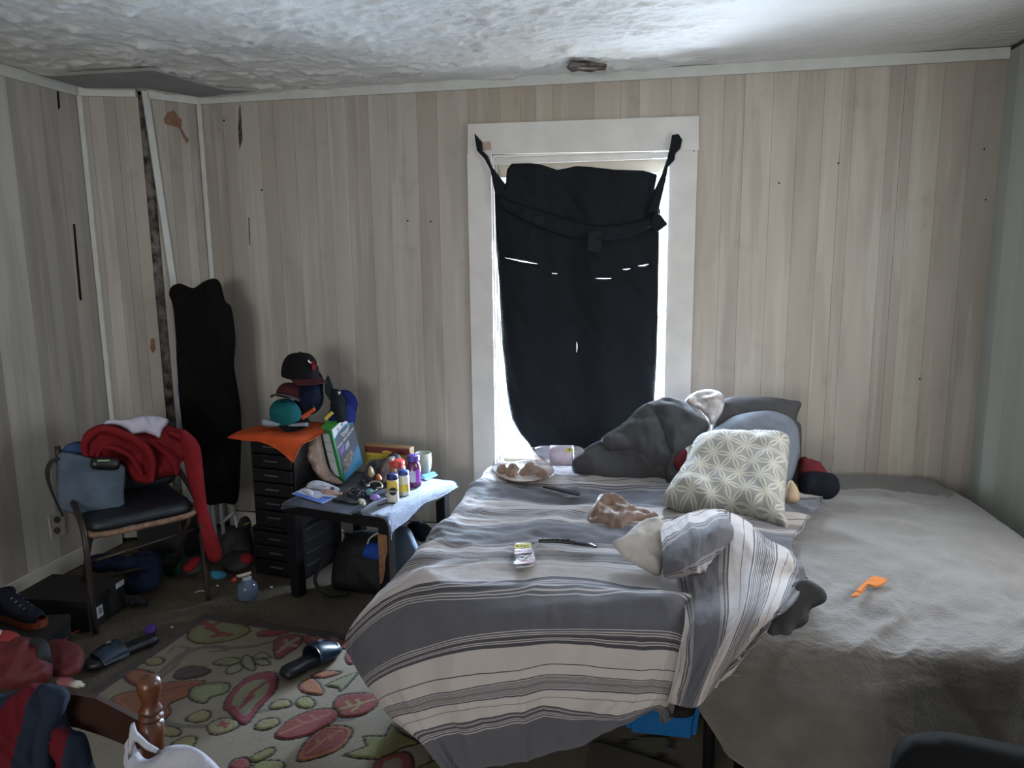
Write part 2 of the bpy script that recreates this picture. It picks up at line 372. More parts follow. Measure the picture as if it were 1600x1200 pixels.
# left wall
lw = structure(bpy.data.objects.new('wall_left', None)); COL.objects.link(lw)
box('sheathing', (XL-0.12, YR, -0.02), (XL-0.006, YB+0.1, 2.6), m_back, lw)
ey = [Pl(p, 175, XL)[1] for p in (130, 110, 88, 64, 47, 14)]
e = ey[-1]
while e > YR+0.2: e -= rng.choice((0.09, 0.13, 0.16, 0.2)); ey.append(e)
ey[-1] = YR
ed = [ey[0]-v for v in ey]
wallboards(lw, (XL-0.006, ey[0], 0), (0, -1, 0), (1, 0, 0), ed, 0.02, ZC-0.005, tones=[(156, 150, 142), (160, 155, 147), (158, 153, 145), (170, 166, 158), (160, 155, 147), (178, 176, 170)]+[TONES[rng.randrange(6)] for _ in range(60)])
# right wall
rw = structure(bpy.data.objects.new('wall_right', None)); COL.objects.link(rw)
box('sheathing', (XR+0.006, YR, -0.02), (XR+0.12, YB+0.1, 2.6), m_back, rw)
m_rwall = M('pale_green_grey_panel', (168, 172, 162), 0.6, var=0.08, vs=2, stretch=(6, 6, 0.5), objcol=True)
e = 0; er = [0]
while e < YB-YR-0.25: e += rng.choice((0.12, 0.16, 0.2)); er.append(e)
er.append(YB-YR)
wallboards(rw, (XR+0.006, YB, 0), (0, -1, 0), (-1, 0, 0), er, 0.02, ZC-0.005, tones=[(158, 162, 153)]+[(170+rng.randrange(-5, 6), 175, 165) for _ in range(60)], mat=m_rwall)
w2 = structure(bpy.data.objects.new('window_2', None)); COL.objects.link(w2)
for (y0, y1, z0, z1) in ((1.86, 1.96, .66, 1.92), (2.80, 2.90, .66, 1.92), (1.86, 2.90, 1.82, 1.94), (1.84, 2.92, .62, .70)): box('casing', (1.385, y0, z0), (1.413, y1, z1), m_white, w2, bevel=.003)
# rear wall, behind the camera, with an added opening behind the rear fill lamp
rear = structure(bpy.data.objects.new('wall_rear', None)); COL.objects.link(rear)
m_rear = M('rear_wall_paint', (168, 160, 150), 0.8, var=0.06)
join_mesh('sheathing', [box('b', (XL-0.1, YR-0.1, -0.02), (-2.0, YR, 2.6), m_rear), box('b', (0.0, YR-0.1, -0.02), (XR+0.1, YR, 2.6), m_rear),
        box('b', (-2.0, YR-0.1, -0.02), (0.0, YR, 0.7), m_rear), box('b', (-2.0, YR-0.1, 2.2), (0.0, YR, 2.6), m_rear)], rear)
# boxed-in chase in the far left corner
A0 = np.array([XL, 3.49, 0]); A1 = np.array([-2.665, 3.60, 0]); A2 = np.array([-2.495, YB, 0])
ch = structure(bpy.data.objects.new('wall_chase', None)); COL.objects.link(ch)
def vn(a, b): d = (b-a)/np.linalg.norm(b-a); return d, np.array([d[1], -d[0], 0])
d1, n1 = vn(A0, A1); d2, n2 = vn(A1, A2); L1 = np.linalg.norm(A1-A0); L2 = np.linalg.norm(A2-A1)
slab('core', [A0-n1*0.012+[0, 0, -.01], A1-n1*0.02-n2*0.02+[0, 0, -.01], A2-n2*0.012+[0, 0, -.01], A2+[-.05, .05, -.01], A0+[-.05, .3, -.01]], (0, 0, 2.5), m_dark, ch)
wallboards(ch, A0-n1*0.006, d1, n1, [0, 0.05, 0.12, 0.17, 0.22, L1-0.004], 0.02, ZC-0.005, tones=[(150, 144, 136), (156, 150, 142), (142, 136, 130), (150, 143, 136), (158, 150, 141)])
wallboards(ch, A1-n2*0.006, d2, n2, [0.045, 0.13, 0.19, 0.24, L2], 0.02, ZC-0.005, tones=[(160, 154, 144), (152, 144, 135), (160, 153, 144), (148, 141, 133)])
# crumbling plaster showing in the open joint, pieces of torn board edge
V = []; zz = np.linspace(0.02, ZC-0.02, 120)
c0 = A1-n1*0.003-d1*0.003; c1 = A1+d2*0.055-n2*0.004
P = np.zeros((120, 7, 3))
for i, z in enumerate(zz):
    for j, t in enumerate(np.linspace(0, 1, 7)):
        q = c0*(1-t)+c1*t; nn = n2; bul = 0.004*math.sin(math.pi*t)+0.008*float(fbm(z*22, t*4+3, 5)); P[i, j] = q+nn*(bul-0.006)+[0, 0, z]
grid('crumbled_plaster', P, m_dirtplaster, ch)
# brown bare patch where the paper has torn
def wallpatch(name, px, off, mat, parent, o, n, th=0.0012):
    pts = [Pn(x, y, np.array(o)+np.array(n)*off, n) for x, y in px]; return slab(name, pts, np.array(n)*th, mat, parent)
wallpatch('torn_patch', [(256, 185), (262, 176), (272, 172), (276, 180), (284, 187), (283, 200), (290, 212), (296, 218), (292, 224), (286, 214), (280, 200), (274, 198), (266, 196), (258, 194)], 0.003, m_brown, ch, A1, n2)
wallpatch('torn_patch', [(235, 530), (241, 528), (243, 545), (239, 552), (235, 545)], 0.003, m_brown, ch, A0, n1)
# leaning moulding strip on the chase edge and the corner strips
def strip(name, pts, wv, dv, mat=m_strip):
    return structure(lbox(name, np.array(pts[0]), np.array(pts[1])-np.array(pts[0]), wv, dv, mat, bevel=0.002))
e_t = Pn(220, 142, A1+n2*0.004, n2); e_b = Pn(266, 452, A1+n2*0.004, n2); e_b2 = e_t+(e_b-e_t)*(2.3/(e_t[2]-e_b[2])); e_b2[2] = max(e_b2[2], 0.1)
lm = strip('trim_1', (e_b2, e_t), d2*0.032, n2*0.016)
strip('trim_2', (A0+[0.004, -0.012, 0.05], A0+[0.004, -0.012, ZC-0.03]), (0.022, 0.006, 0), (0.0, 0.014, 0))
strip('trim_3', ((-2.492, YB-0.014, 0.05), (-2.492, YB-0.014, ZC-0.03)), (0.024, 0, 0), (0, 0.012, 0))
# top mouldings, baseboards
strip('trim_4', ((-2.50, YB-0.02, ZC-0.036), (XR, YB-0.02, ZC-0.036)), (0, 0.018, 0), (0, 0, 0.048))
strip('trim_5', ((XL+0.002, 3.47, ZC-0.038), (XL+0.002, YR, ZC-0.038)), (0.018, 0, 0), (0, 0, 0.05))
strip('trim_6', (A0+n1*0.004+[0, 0, ZC-0.036], A1+n1*0.004-d1*0.01+[0, 0, ZC-0.036]), n1*0.016, (0, 0, 0.046))
strip('trim_7', (A1+n2*0.004+d2*0.035+[0, 0, ZC-0.036], A2+n2*0.004+[0, 0, ZC-0.036]), n2*0.016, (0, 0, 0.046))
strip('baseboard_left', ((XL+0.002, 3.47, 0.0), (XL+0.002, YR, 0.0)), (0.014, 0, 0), (0, 0, 0.085), m_white)
strip('baseboard_back', ((-2.48, YB-0.016, 0.0), (XR, YB-0.016, 0.0)), (0, 0.014, 0), (0, 0, 0.085), m_white)
# dark cracks and nail heads on the left and back walls
for (q, o_, n_) in (([(88, 133), (91, 133), (94, 168), (91, 172)], (XL, 3, 0), (1, 0, 0)), ([(114, 350), (117, 350), (128, 470), (124, 468)], (XL, 3, 0), (1, 0, 0))):
    wallpatch('crack', q, 0.003, m_dark, lw, o_, n_, 0.0005)
for q in ([(374, 165), (376, 165), (379, 218), (374, 235), (372, 200)], [(388, 340), (390, 340), (391, 384), (389, 380)]):
    wallpatch('crack', q, 0.002, m_dirtplaster, bw, (0, YB, 0), (0, -1, 0), 0.0005)
for (x, y) in ((350, 188), (409, 297), (1217, 286), (1538, 233), (1540, 312), (1310, 255), (1437, 592), (673, 346), (637, 345), (1430, 95), (345, 157), (373, 155)):
    wallpatch('nail_head', circle(x, y, 1.6, 6), 0.001, m_dark, bw, (0, YB, 0), (0, -1, 0), 0.001)
# ceiling: rough plaster relief as real geometry
nx, ny = 330, 300
gx = np.linspace(XL-0.05, XR+0.05, nx); gy = np.concatenate([np.linspace(YR-0.05, 0.8, 30, endpoint=False), np.linspace(0.8, YB+0.05, ny-30)])
GX, GY = np.meshgrid(gx, gy, indexing='ij')
rough = np.clip(fbm(GX*9, GY*16, 3, 4), 0.0, 1)*0.026+np.clip(fbm(GX*34, GY*46, 8, 2), 0, 1)*0.010
fade = np.clip((0.55-GX)/0.6, 0.12, 1)
GZ = ZC-rough*fade+0.012*fbm(GX*1.3, GY*1.3, 12, 2)+0.01
ce = structure(grid('ceiling', np.stack([GX, GY, GZ], -1)[:, ::-1], m_ceil))
box('deck', (XL-0.1, YR-0.1, ZC+0.04), (XR+0.1, YB+0.1, ZC+0.08), m_back, ce)
cz = ZC-0.012
slab('smooth_patch', [Pz(x, y, cz) for x, y in ((60, 117), (85, 119), (240, 110), (300, 128), (352, 141), (400, 142), (312, 152), (225, 138), (132, 138))], (0, 0, 0.014), m_patch, ce)
m_flap = M('peeling_ceiling_paper', (150, 142, 134), 0.9, var=0.2, vs=30)
slab('hole_in_plaster', [Pz(x, y, cz-.004) for x, y in ((886, 107), (892, 101), (915, 102), (930, 101), (948, 104), (946, 110), (934, 110), (925, 113), (905, 111), (893, 113))], (0, 0, 0.01), m_dirtplaster, ce)
slab('hanging_flake', [Pz(900, 104, cz-.006), Pz(925, 105, cz-.006), Pz(944, 106, cz-.008), Pz(930, 109, cz-.02), Pz(908, 108.5, cz-.018)], (0, 0.003, 0.002), m_flap, ce)
# floor: carpet
m_carpet = M('beige_carpet', (98, 90, 78), 1.0, var=0.22, vs=90, bump=0.9, bs=260)
def carpet_dirt():
    nt = m_carpet.node_tree; N = nt.nodes; L = nt.links; b = N['Principled BSDF']; s = b.inputs['Base Color'].links[0].from_socket
    tc = N.new('ShaderNodeTexCoord'); nz = N.new('ShaderNodeTexNoise'); nz.inputs['Scale'].default_value = 3.5; nz.inputs['Detail'].default_value = 4; L.new(tc.outputs['Object'], nz.inputs[0])
    rp = N.new('ShaderNodeMapRange'); rp.inputs['From Min'].default_value = 0.45; rp.inputs['From Max'].default_value = 0.7; rp.inputs['To Max'].default_value = 0.55; L.new(nz.outputs['Fac'], rp.inputs[0])
    mx = N.new('ShaderNodeMix'); mx.data_type = 'RGBA'; L.new(rp.outputs[0], mx.inputs['Factor']); L.new(s, mx.inputs['A']); mx.inputs['B'].default_value = lin((82, 74, 62)); L.new(mx.outputs['Result'], b.inputs['Base Color'])
carpet_dirt()
fx = np.concatenate([np.linspace(XL-.05, -0.6, 260), np.linspace(-0.58, XR+.05, 30)]); fy = np.concatenate([np.linspace(YR-.05, 1.5, 30), np.linspace(1.51, YB+.05, 220)])
FX, FY = np.meshgrid(fx, fy, indexing='ij')
FZ = -0.004+0.006*(vnoise(FX*160, FY*160, 1)-0.5)+0.004*fbm(FX*8, FY*8, 2)-0.003
structure(grid('floor', np.stack([FX, FY, FZ], -1), m_carpet))

# ------------------------------------------------------------------ window
win = structure(bpy.data.objects.new('window_1', None)); COL.objects.link(win)
yc = YB-0.022
def wbox(name, x0, x1, z0, z1, y0, y1, mat=m_white, bv=0.002): return box(name, (x0, y0, z0), (x1, y1, z1), mat, win, bevel=bv)
def wq(name, px, y, d, mat=m_white):                      # casing board from its four corners in the wall plane
    return slab(name, [Py(a, b, y) for a, b in px], (0, d, 0), mat, win)
wq('head_casing', [(731, 194), (1092, 181), (1092, 235), (731, 241)], yc-0.003, 0.024)
slab('side_casing', [(-1.001, yc, 0.3), (WX0+0.004, yc, 0.3), (WX0+0.004, yc, 2.043), (-1.003, yc, 2.043)], (0, 0.021, 0), m_white, win)
slab('side_casing', [(WX1-0.004, yc, 0.3), (0.119, yc, 0.3), (0.121, yc, 2.06), (WX1-0.004, yc, 2.06)], (0, 0.021, 0), m_white, win)
wbox('sill', WX0, WX1, WZ0-0.025, WZ0, YB-0.02, YB+0.13)
wbox('jamb', WX0, WX0+0.012, WZ0, WZ1, YB-0.002, YB+0.13); wbox('jamb', WX1-0.012, WX1, WZ0, WZ1, YB-0.002, YB+0.13)
wbox('head_jamb', WX0, WX1, WZ1-0.012, WZ1, YB-0.002, YB+0.13)
m_cream = M('cream_sash_paint', (206, 196, 178), 0.5, var=0.06, vs=12)
wbox('stop_moulding', WX0+0.012, WX1-0.012, WZ1-0.045, WZ1-0.012, YB+0.012, YB+0.034, m_white)
wbox('stop_moulding', WX0+0.012, WX0+0.022, WZ0, WZ1-0.012, YB+0.03, YB+0.05, m_white)
wbox('stop_moulding', WX1-0.022, WX1-0.012, WZ0, WZ1-0.012, YB+0.03, YB+0.05, m_white)
wbox('sash_rail', WX0+0.012, WX1-0.012, WZ1-0.105, WZ1-0.02, YB+0.055, YB+0.085, m_cream)
wbox('sash_rail', WX0+0.012, WX1-0.012, 1.20, 1.235, YB+0.055, YB+0.085, m_cream)
wbox('sash_rail', WX0+0.012, WX1-0.012, WZ0, WZ0+0.05, YB+0.085, YB+0.115, m_cream)
for x in (WX0+0.012, WX1-0.028): wbox('sash_stile', x, x+0.016, WZ0, WZ1-0.02, YB+0.06, YB+0.09, m_cream)
m_glass = M('window_glass', (240, 245, 245), 0.02, alpha=0.12)
wbox('pane', WX0+0.02, WX1-0.02, 1.22, WZ1-0.1, YB+0.07, YB+0.073, m_glass, 0); wbox('pane', WX0+0.02, WX1-0.02, WZ0+0.04, 1.22, YB+0.098, YB+0.101, m_glass, 0)
wq('wood_block', [(754, 222), (766, 221), (767, 233), (756, 235)], yc-0.012, 0.012, M('bare_wood_block', (168, 150, 132), 0.8, var=0.1))
for x, y in ((1080, 193), (1078, 208), (1070, 222), (1084, 235), (895, 232)):
    wallpatch('screw_hole', circle(x, y, 2.0, 7), 0.0, m_dirtplaster, win, (0, yc, 0), (0, -1, 0), 0.001)

# outlet
ou = tag(bpy.data.objects.new('wall_outlet', None), 'white electrical outlet plate low on the left wall', 'outlet'); COL.objects.link(ou)
m_ivory = M('ivory_plastic', (170, 166, 158), 0.4)
slab('plate', [Pl(x, y, XL+0.004) for x, y in ((74, 806), (98, 797), (101, 834), (80, 843))], (0.006, 0, 0), m_ivory, ou)
for cy in (812, 829): slab('socket', [Pl(x, y, XL+0.010) for x, y in circle(89, cy, 5.5, 10)], (0.002, 0, 0), M('socket_dark', (84, 80, 76), 0.5), ou)
# ------------------------------------------------------------------ the two beds
m_sheet = M('charcoal_cotton', (88, 86, 86), 0.85, var=0.08, vs=14, bump=0.12, bs=300, sheen=0.2)
m_matt = M('mattress_ticking', (120, 118, 116), 0.9, var=0.06)
m_metal = M('black_metal', (24, 24, 27), 0.4, metal=0.4)
m_blanket = M('grey_plush_blanket', (93, 88, 84), 0.95, var=0.14, vs=11, bump=0.35, bs=120, sheen=0.5)

def stripe_material():
    m = bpy.data.materials.new('striped_comforter_cotton'); m.use_nodes = True; nt = m.node_tree; N = nt.nodes; L = nt.links; b = N['Principled BSDF']
    b.inputs['Roughness'].default_value = 0.85; b.inputs['Sheen Weight'].default_value = 0.15
    uv = N.new('ShaderNodeTexCoord'); sp = N.new('ShaderNodeSeparateXYZ'); L.new(uv.outputs['UV'], sp.inputs[0])
    def mt(op, a, bb=None):
        x = N.new('ShaderNodeMath'); x.operation = op
        for i, q in enumerate((a, bb)):
            if q is None: continue
            if isinstance(q, (int, float)): x.inputs[i].default_value = q
            else: L.new(q, x.inputs[i])
        return x.outputs[0]
    d = mt('ABSOLUTE', mt('SUBTRACT', mt('FRACT', mt('ADD', sp.outputs['Y'], 0.5)), 0.5))       # distance from a dark band's centre, 0..0.5
    rp = N.new('ShaderNodeValToRGB'); rp.color_ramp.interpolation = 'CONSTANT'; L.new(mt('MULTIPLY', d, 2.0), rp.inputs[0])
    Wt, G, Dk = lin((176, 168, 165)), lin((82, 81, 88)), lin((60, 59, 67))
    st = [(0, G), (.128, Wt), (.132, G), (.139, Wt), (.143, G), (.150, Wt), (.154, G), (.160, Dk), (.172, Wt), (.176, G), (.182, Wt), (.186, Dk), (.203, Wt),
          (.302, Dk), (.307, Wt), (.385, Dk), (.400, Wt), (.412, G), (.420, Wt), (.427, Dk), (.437, Wt), (.443, G), (.452, Wt), (.459, Dk), (.469, Wt), (.476, G), (.485, Wt), (.490, G)]
    e = rp.color_ramp.elements
    e[0].position = 0; e[0].color = st[0][1]; e[1].position = st[1][0]*2; e[1].color = st[1][1]
    for p_, c_ in st[2:]: q = e.new(p_*2); q.color = c_
    nz = N.new('ShaderNodeTexNoise'); nz.inputs['Scale'].default_value = 9; L.new(uv.outputs['Object'], nz.inputs[0])
    mr = N.new('ShaderNodeMapRange'); mr.inputs['To Min'].default_value = 0.88; mr.inputs['To Max'].default_value = 1.06; L.new(nz.outputs['Fac'], mr.inputs[0])
    mx = N.new('ShaderNodeVectorMath'); mx.operation = 'SCALE'; L.new(rp.outputs[0], mx.inputs[0]); L.new(mr.outputs[0], mx.inputs['Scale']); L.new(mx.outputs[0], b.inputs['Base Color'])
    n2 = N.new('ShaderNodeTexNoise'); n2.inputs['Scale'].default_value = 45; n2.inputs['Detail'].default_value = 4; L.new(uv.outputs['Object'], n2.inputs[0])
    bp = N.new('ShaderNodeBump'); bp.inputs['Strength'].default_value = 0.25; bp.inputs['Distance'].default_value = 0.006; L.new(n2.outputs['Fac'], bp.inputs['Height']); L.new(bp.outputs[0], b.inputs['Normal'])
    return m
m_stripe = stripe_material()

bed1 = thing('bed', 'left bed under the striped grey and white comforter, beside the window', 'bed')
box('mattress', (-0.73, 2.10, 0.34), (0.27, 3.66, 0.53), m_matt, bed1, bevel=0.05, seg=4)
box('frame', (-0.72, 2.10, 0.28), (0.26, 3.70, 0.34), m_metal, bed1, bevel=0.006)
for x, y in ((-0.68, 2.14), (0.24, 2.14), (-0.68, 3.64), (0.24, 3.64)): tube('leg', [(x, y, 0.0), (x, y, 0.29)], 0.018, m_metal, bed1, sub=1)
bed2 = thing('bed', 'right bed under the plush grey blanket, against the right wall', 'bed')
box('mattress', (0.31, 2.0, 0.30), (1.26, 3.78, 0.49), m_matt, bed2, bevel=0.05, seg=4)
box('frame', (0.29, 2.0, 0.25), (1.27, 3.79, 0.30), m_metal, bed2, bevel=0.006)
q = Py(1108, 1150, 2.02)
tube('leg', [(q[0], 2.02, 0.0), (q[0], 2.02, 0.5)], 0.017, m_metal, bed2, sub=1)
for x, y in ((1.22, 2.02), (0.48, 3.7), (1.22, 3.7)): tube('leg', [(x, y, 0.0), (x, y, 0.26)], 0.017, m_metal, bed2, sub=1)

ZT = 0.562
def edgex(y): return min(0.66, 0.46+(y-2.69)*0.40) if y > 2.6 else 0.42
ROWS = []
def world_row(v, y, z, dz=0.0):
    xs = [-0.80, -0.79, -0.70, -0.45, -0.2, 0.05, 0.22, 0.40, edgex(y)]
    zs = [z-0.3, z-0.03, z, z, z, z+dz, z+dz, z+dz, z-0.005]
    ROWS.append((v, [np.array((x, y, zz)) for x, zz in zip(xs, zs)]))
def top_row(v, sil, zs, pts):
    s = Pz(sil[0], sil[1], zs); r = [s+np.array([-0.02, 0.05, -0.3]), s]+[Pz(a, b, ZT) for a, b in pts]
    y = r[-1][1]; r += [np.array((0.15, y, ZT+0.008)), np.array((0.33, y, ZT+0.008)), np.array((edgex(y), y, ZT))]
    ROWS.append((v, r))
world_row(-3.1, 3.70, 0.48); world_row(-2.85, 3.55, 0.54)
top_row(-2.5, (766, 737), 0.53, [(790, 737), (835, 737), (900, 739), (990, 740)])
top_row(-2.13, (745, 759), 0.53, [(770, 760), (825, 759), (900, 765), (985, 768)])
top_row(-1.87, (728, 778), 0.53, [(756, 779), (820, 780), (900, 786), (985, 790)])
top_row(-1.5, (709, 800), 0.53, [(742, 801), (815, 803), (900, 808), (990, 812)])
top_row(-1.13, (690, 820), 0.53, [(728, 824), (810, 818), (900, 822), (1000, 826)])
top_row(-0.87, (668, 843), 0.52, [(712, 851), (800, 846), (900, 848), (1005, 850)])
top_row(-0.7, (648, 866), 0.52, [(704, 857), (800, 858), (900, 860), (1010, 862)])
top_row(-0.5, (626, 888), 0.51, [(700, 872), (800, 869), (900, 869), (1015, 872)])
def mix_row(v, pts): ROWS.append((v, [Py(a, b, y) for a, b, y in pts]))
s = Py(572, 957, 2.30)
ROWS.append((-0.3, [s+np.array([-.02, .2, -.15]), s, Pz(634, 902, 0.54), Pz(720, 885, ZT), Pz(800, 882, ZT), Pz(885, 884, ZT), np.array((0.1, 2.27, ZT)), np.array((0.25, 2.25, ZT)), np.array((.42, 2.25, ZT-.02))]))
s = Py(541, 997, 2.26)
ROWS.append((-0.2, [s+np.array([.0, .15, -.1]), s, Pz(616, 928, 0.50), Pz(700, 911, ZT), Pz(800, 907, ZT), Pz(880, 899, ZT), Pz(985, 912, ZT), np.array((0.2, 2.14, ZT)), np.array((.42, 2.14, ZT-.02))]))
s = Py(545, 1013, 2.22)
ROWS.append((-0.13, [s+np.array([.02, .1, -.06]), s, Py(616, 953, 2.10), Py(700, 938, 2.02), Py(800, 929, 2.02), Py(880, 928, 2.02), Py(985, 929, 2.02), Py(1070, 930, 2.0), Py(1180, 940, 2.02)]))
def fr(v, sil, ysil, pts, ys):
    s = Py(sil[0], sil[1], ysil); ROWS.append((v, [s+np.array([.03, .06, -.03]), s]+[Py(a, b, y) for (a, b), y in zip(pts, ys)]))
fr(0.0, (556, 1040), 2.14, [(618, 990), (705, 968), (800, 956), (880, 955), (985, 957), (1070, 960), (1180, 962)], [2.02, 1.96, 1.95, 1.95, 1.95, 1.94, 1.95])
fr(0.13, (568, 1060), 2.09, [(620, 1027), (712, 998), (800, 986), (880, 983), (985, 984), (1065, 988), (1170, 985)], [1.98, 1.93, 1.92, 1.92, 1.91, 1.90, 1.92])
fr(0.2, (577, 1073), 2.06, [(622, 1046), (714, 1019), (800, 1010), (880, 1005), (990, 1015), (1060, 1014), (1160, 1005)], [1.97, 1.915, 1.905, 1.905, 1.90, 1.89, 1.90])
fr(0.3, (593, 1092), 2.02, [(630, 1075), (712, 1055), (800, 1047), (872, 1036), (985, 1046), (1055, 1044), (1150, 1025)], [1.95, 1.90, 1.895, 1.895, 1.89, 1.88, 1.89])
fr(0.39, (603, 1106), 1.99, [(640, 1094), (714, 1078), (800, 1064), (872, 1054), (985, 1063), (1050, 1062), (1140, 1042)], [1.935, 1.89, 1.885, 1.885, 1.88, 1.87, 1.88])
fr(0.6, (614, 1119), 1.96, [(652, 1110), (722, 1096), (805, 1086), (872, 1076), (985, 1083), (1045, 1080), (1130, 1055)], [1.92, 1.88, 1.875, 1.875, 1.87, 1.865, 1.87])
fr(0.7, (633, 1134), 1.93, [(662, 1124), (728, 1108), (808, 1100), (872, 1090), (980, 1099), (1040, 1090), (1120, 1066)], [1.905, 1.872, 1.868, 1.868, 1.862, 1.86, 1.868])
fr(0.8, (650, 1147), 1.90, [(672, 1138), (735, 1125), (810, 1112), (866, 1104), (960, 1120), (1034, 1098), (1112, 1075)], [1.89, 1.866, 1.862, 1.862, 1.858, 1.856, 1.865])
fr(0.88, (668, 1163), 1.88, [(688, 1155), (745, 1146), (815, 1132), (872, 1124), (965, 1128), (1030, 1104), (1108, 1085)], [1.875, 1.862, 1.858, 1.858, 1.856, 1.854, 1.862])
fr(1.08, (702, 1203), 1.86, [(714, 1203), (752, 1199), (820, 1188), (895, 1168), (975, 1134), (1030, 1108), (1104, 1094)], [1.86, 1.855, 1.852, 1.852, 1.852, 1.852, 1.86])
for v_, r_ in ROWS:
    if v_ >= -0.21: r_[7] = r_[7]+np.array([-.01, .02, -.015]); r_[8] = r_[7]+np.array([.03, .10, -.10])
vs = np.array([r[0] for r in ROWS]); G = np.array([r[1] for r in ROWS])
UU = np.zeros(G.shape[:2]+(2,)); UU[..., 1] = vs[:, None]; UU[..., 0] = np.linspace(0, 2, 9)[None]
K = 14
P = cmr2(G, K, K+6); U = cmr2(UU, K, K+6)
# keep stripe coordinate monotonic: piecewise linear in v instead of spline
tt = np.linspace(0, len(vs)-1, P.shape[0]); U[..., 1] = np.interp(tt, np.arange(len(vs)), vs)[:, None]
Nn = normals(P); Nn *= np.sign(Nn[..., 2:3].mean() or 1)
ii, jj = np.meshgrid(tt, np.linspace(0, 8, P.shape[1]), indexing='ij')
topm = np.clip(1-(U[..., 1]+0.15)/0.2, 0, 1); dropm = 1-topm
wr = topm*(0.011*ridge(P[..., 0]*3.4+fbm(P[..., 0]*2, P[..., 1]*3, 4)*.8, P[..., 1]*6.5, 2)+0.006*fbm(P[..., 0]*11, P[..., 1]*16, 6)+0.011*np.clip((P[..., 1]-2.35)/.5, 0, 1)*ridge(P[..., 0]*5, P[..., 1]*11, 61))
fold = jj*1.7+0.35*U[..., 1]+0.5*fbm(jj*1.2, U[..., 1]*1.5, 11)
wr = wr+dropm*(0.016*(ridge(fold, U[..., 1]*0.35, 21))*np.clip((U[..., 1]+.1)/0.5, 0.15, 1)+0.006*fbm(jj*5, U[..., 1]*3, 5))
wr = wr*np.clip(jj/1.0, 0.2, 1)
P2 = P+Nn*wr[..., None]
comf = tag(grid('striped_comforter', P2, m_stripe, None, uv=U, thick=0.012), 'grey and white striped comforter spread over the left bed and hanging to the floor', 'comforter')

def ctrl(name, rows, ki, kj, mat, parent=None, wramp=0.01, wf=(6, 1.5), uvrows=None, thick=0.006, seed=0, flip=1, uvfn=None, small=0.003):
    """cloth surface from rows of control points"""
    G = np.array([[np.array(p, float) for p in r] for r in rows]); P = cmr2(G, ki, kj)
    n, m = P.shape[:2]; a = np.linspace(0, 1, n)[:, None]*np.ones((1, m)); b = np.linspace(0, 1, m)[None]*np.ones((n, 1))
    Nn = normals(P)*flip
    W = wramp*ridge(b*wf[0]+fbm(a*2, b*3, seed+5)*0.7, a*wf[1], seed)+small*fbm(a*12, b*16, seed+3)
    W *= np.clip(np.minimum(np.minimum(a, 1-a), np.minimum(b, 1-b))*14, 0.15, 1)
    P = P+Nn*W[..., None]; uv = np.stack([b, a], -1) if uvfn is None else uvfn(a, b)
    if flip < 0: P = P[:, ::-1]; uv = uv[:, ::-1]
    return grid(name, P, mat, parent, uv=uv, thick=thick)
def rowy(pts): return [Py(a, b, y) for a, b, y in pts]
def rowz(pts): return [Pz(a, b, z) for a, b, z in pts]

# bunched end of the comforter thrown to the right, its stripes running down the fold
rows = [rowz([(1046, 838, .60), (1082, 812, .66), (1125, 797, .69), (1165, 812, .67), (1200, 842, .64), (1228, 856, .60), (1245, 872, .575)]),
        rowz([(1056, 880, .58), (1092, 868, .62), (1138, 850, .66), (1180, 852, .66), (1216, 868, .64), (1244, 880, .61), (1257, 890, .58)]),
        rowz([(1066, 920, .575), (1102, 915, .60), (1140, 905, .62), (1178, 900, .625), (1210, 905, .62), (1238, 905, .60), (1256, 912, .575)]),
        rowy([(1070, 965, 1.93), (1102, 960, 1.91), (1134, 955, 1.90), (1165, 950, 1.88), (1192, 955, 1.87), (1218, 950, 1.88), (1238, 940, 1.92)]),
        rowy([(1062, 1010, 1.87), (1090, 1010, 1.83), (1114, 1006, 1.82), (1138, 1000, 1.80), (1160, 995, 1.80), (1180, 990, 1.82), (1196, 978, 1.83)]),
        rowy([(1052, 1060, 1.85), (1074, 1060, 1.80), (1094, 1054, 1.79), (1112, 1046, 1.78), (1130, 1038, 1.78), (1146, 1030, 1.80), (1160, 1020, 1.80)]),
        rowy([(1042, 1096, 1.85), (1058, 1102, 1.80), (1074, 1106, 1.78), (1090, 1104, 1.77), (1104, 1090, 1.77), (1116, 1074, 1.79), (1128, 1052, 1.79)])]
part_label(ctrl('bunched_fold', rows, 22, 20, m_stripe, comf, wramp=0.014, wf=(6.0, 1.4), seed=31, flip=1, small=0.005,
     uvfn=lambda a, b: np.stack([a, -0.30+b*1.25+0.10*np.sin(a*5)], -1)), 'bunched right end of the comforter with stripes running downward')
rows = [rowz([(1030, 812, .66), (1062, 806, .68), (1100, 795, .70), (1135, 798, .66), (1150, 812, .62)]),
        rowz([(1034, 850, .68), (1066, 838, .70), (1100, 830, .72), (1130, 830, .70), (1152, 845, .62)]),
        rowz([(1036, 892, .64), (1066, 888, .66), (1094, 880, .66), (1118, 870, .63), (1140, 870, .60)]),
        rowz([(1040, 905, .60), (1064, 903, .60), (1090, 896, .60), (1108, 890, .59), (1125, 885, .58)])]
ctrl('turned_over_flap', rows, 14, 14, m_stripe, comf, wramp=0.012, wf=(4, 2), seed=8, flip=1, uvfn=lambda a, b: np.stack([b, -0.45+a*0.75+0.25*b], -1))
m_under = M('white_comforter_underside', (180, 174, 168), 0.9, var=0.05, vs=18, bump=0.1, bs=120)
part_label(puff('underside', [(957, 848), (975, 838), (992, 822), (1012, 810), (1034, 812), (1040, 840), (1036, 880), (1030, 900), (1010, 892), (992, 882), (972, 868)], Pz(1000, 855, .62), (0.1, -0.55, .83), 0.03, m_under, comf, wr=0.010, wf=11, seed=4), 'plain white underside of the comforter turned up')
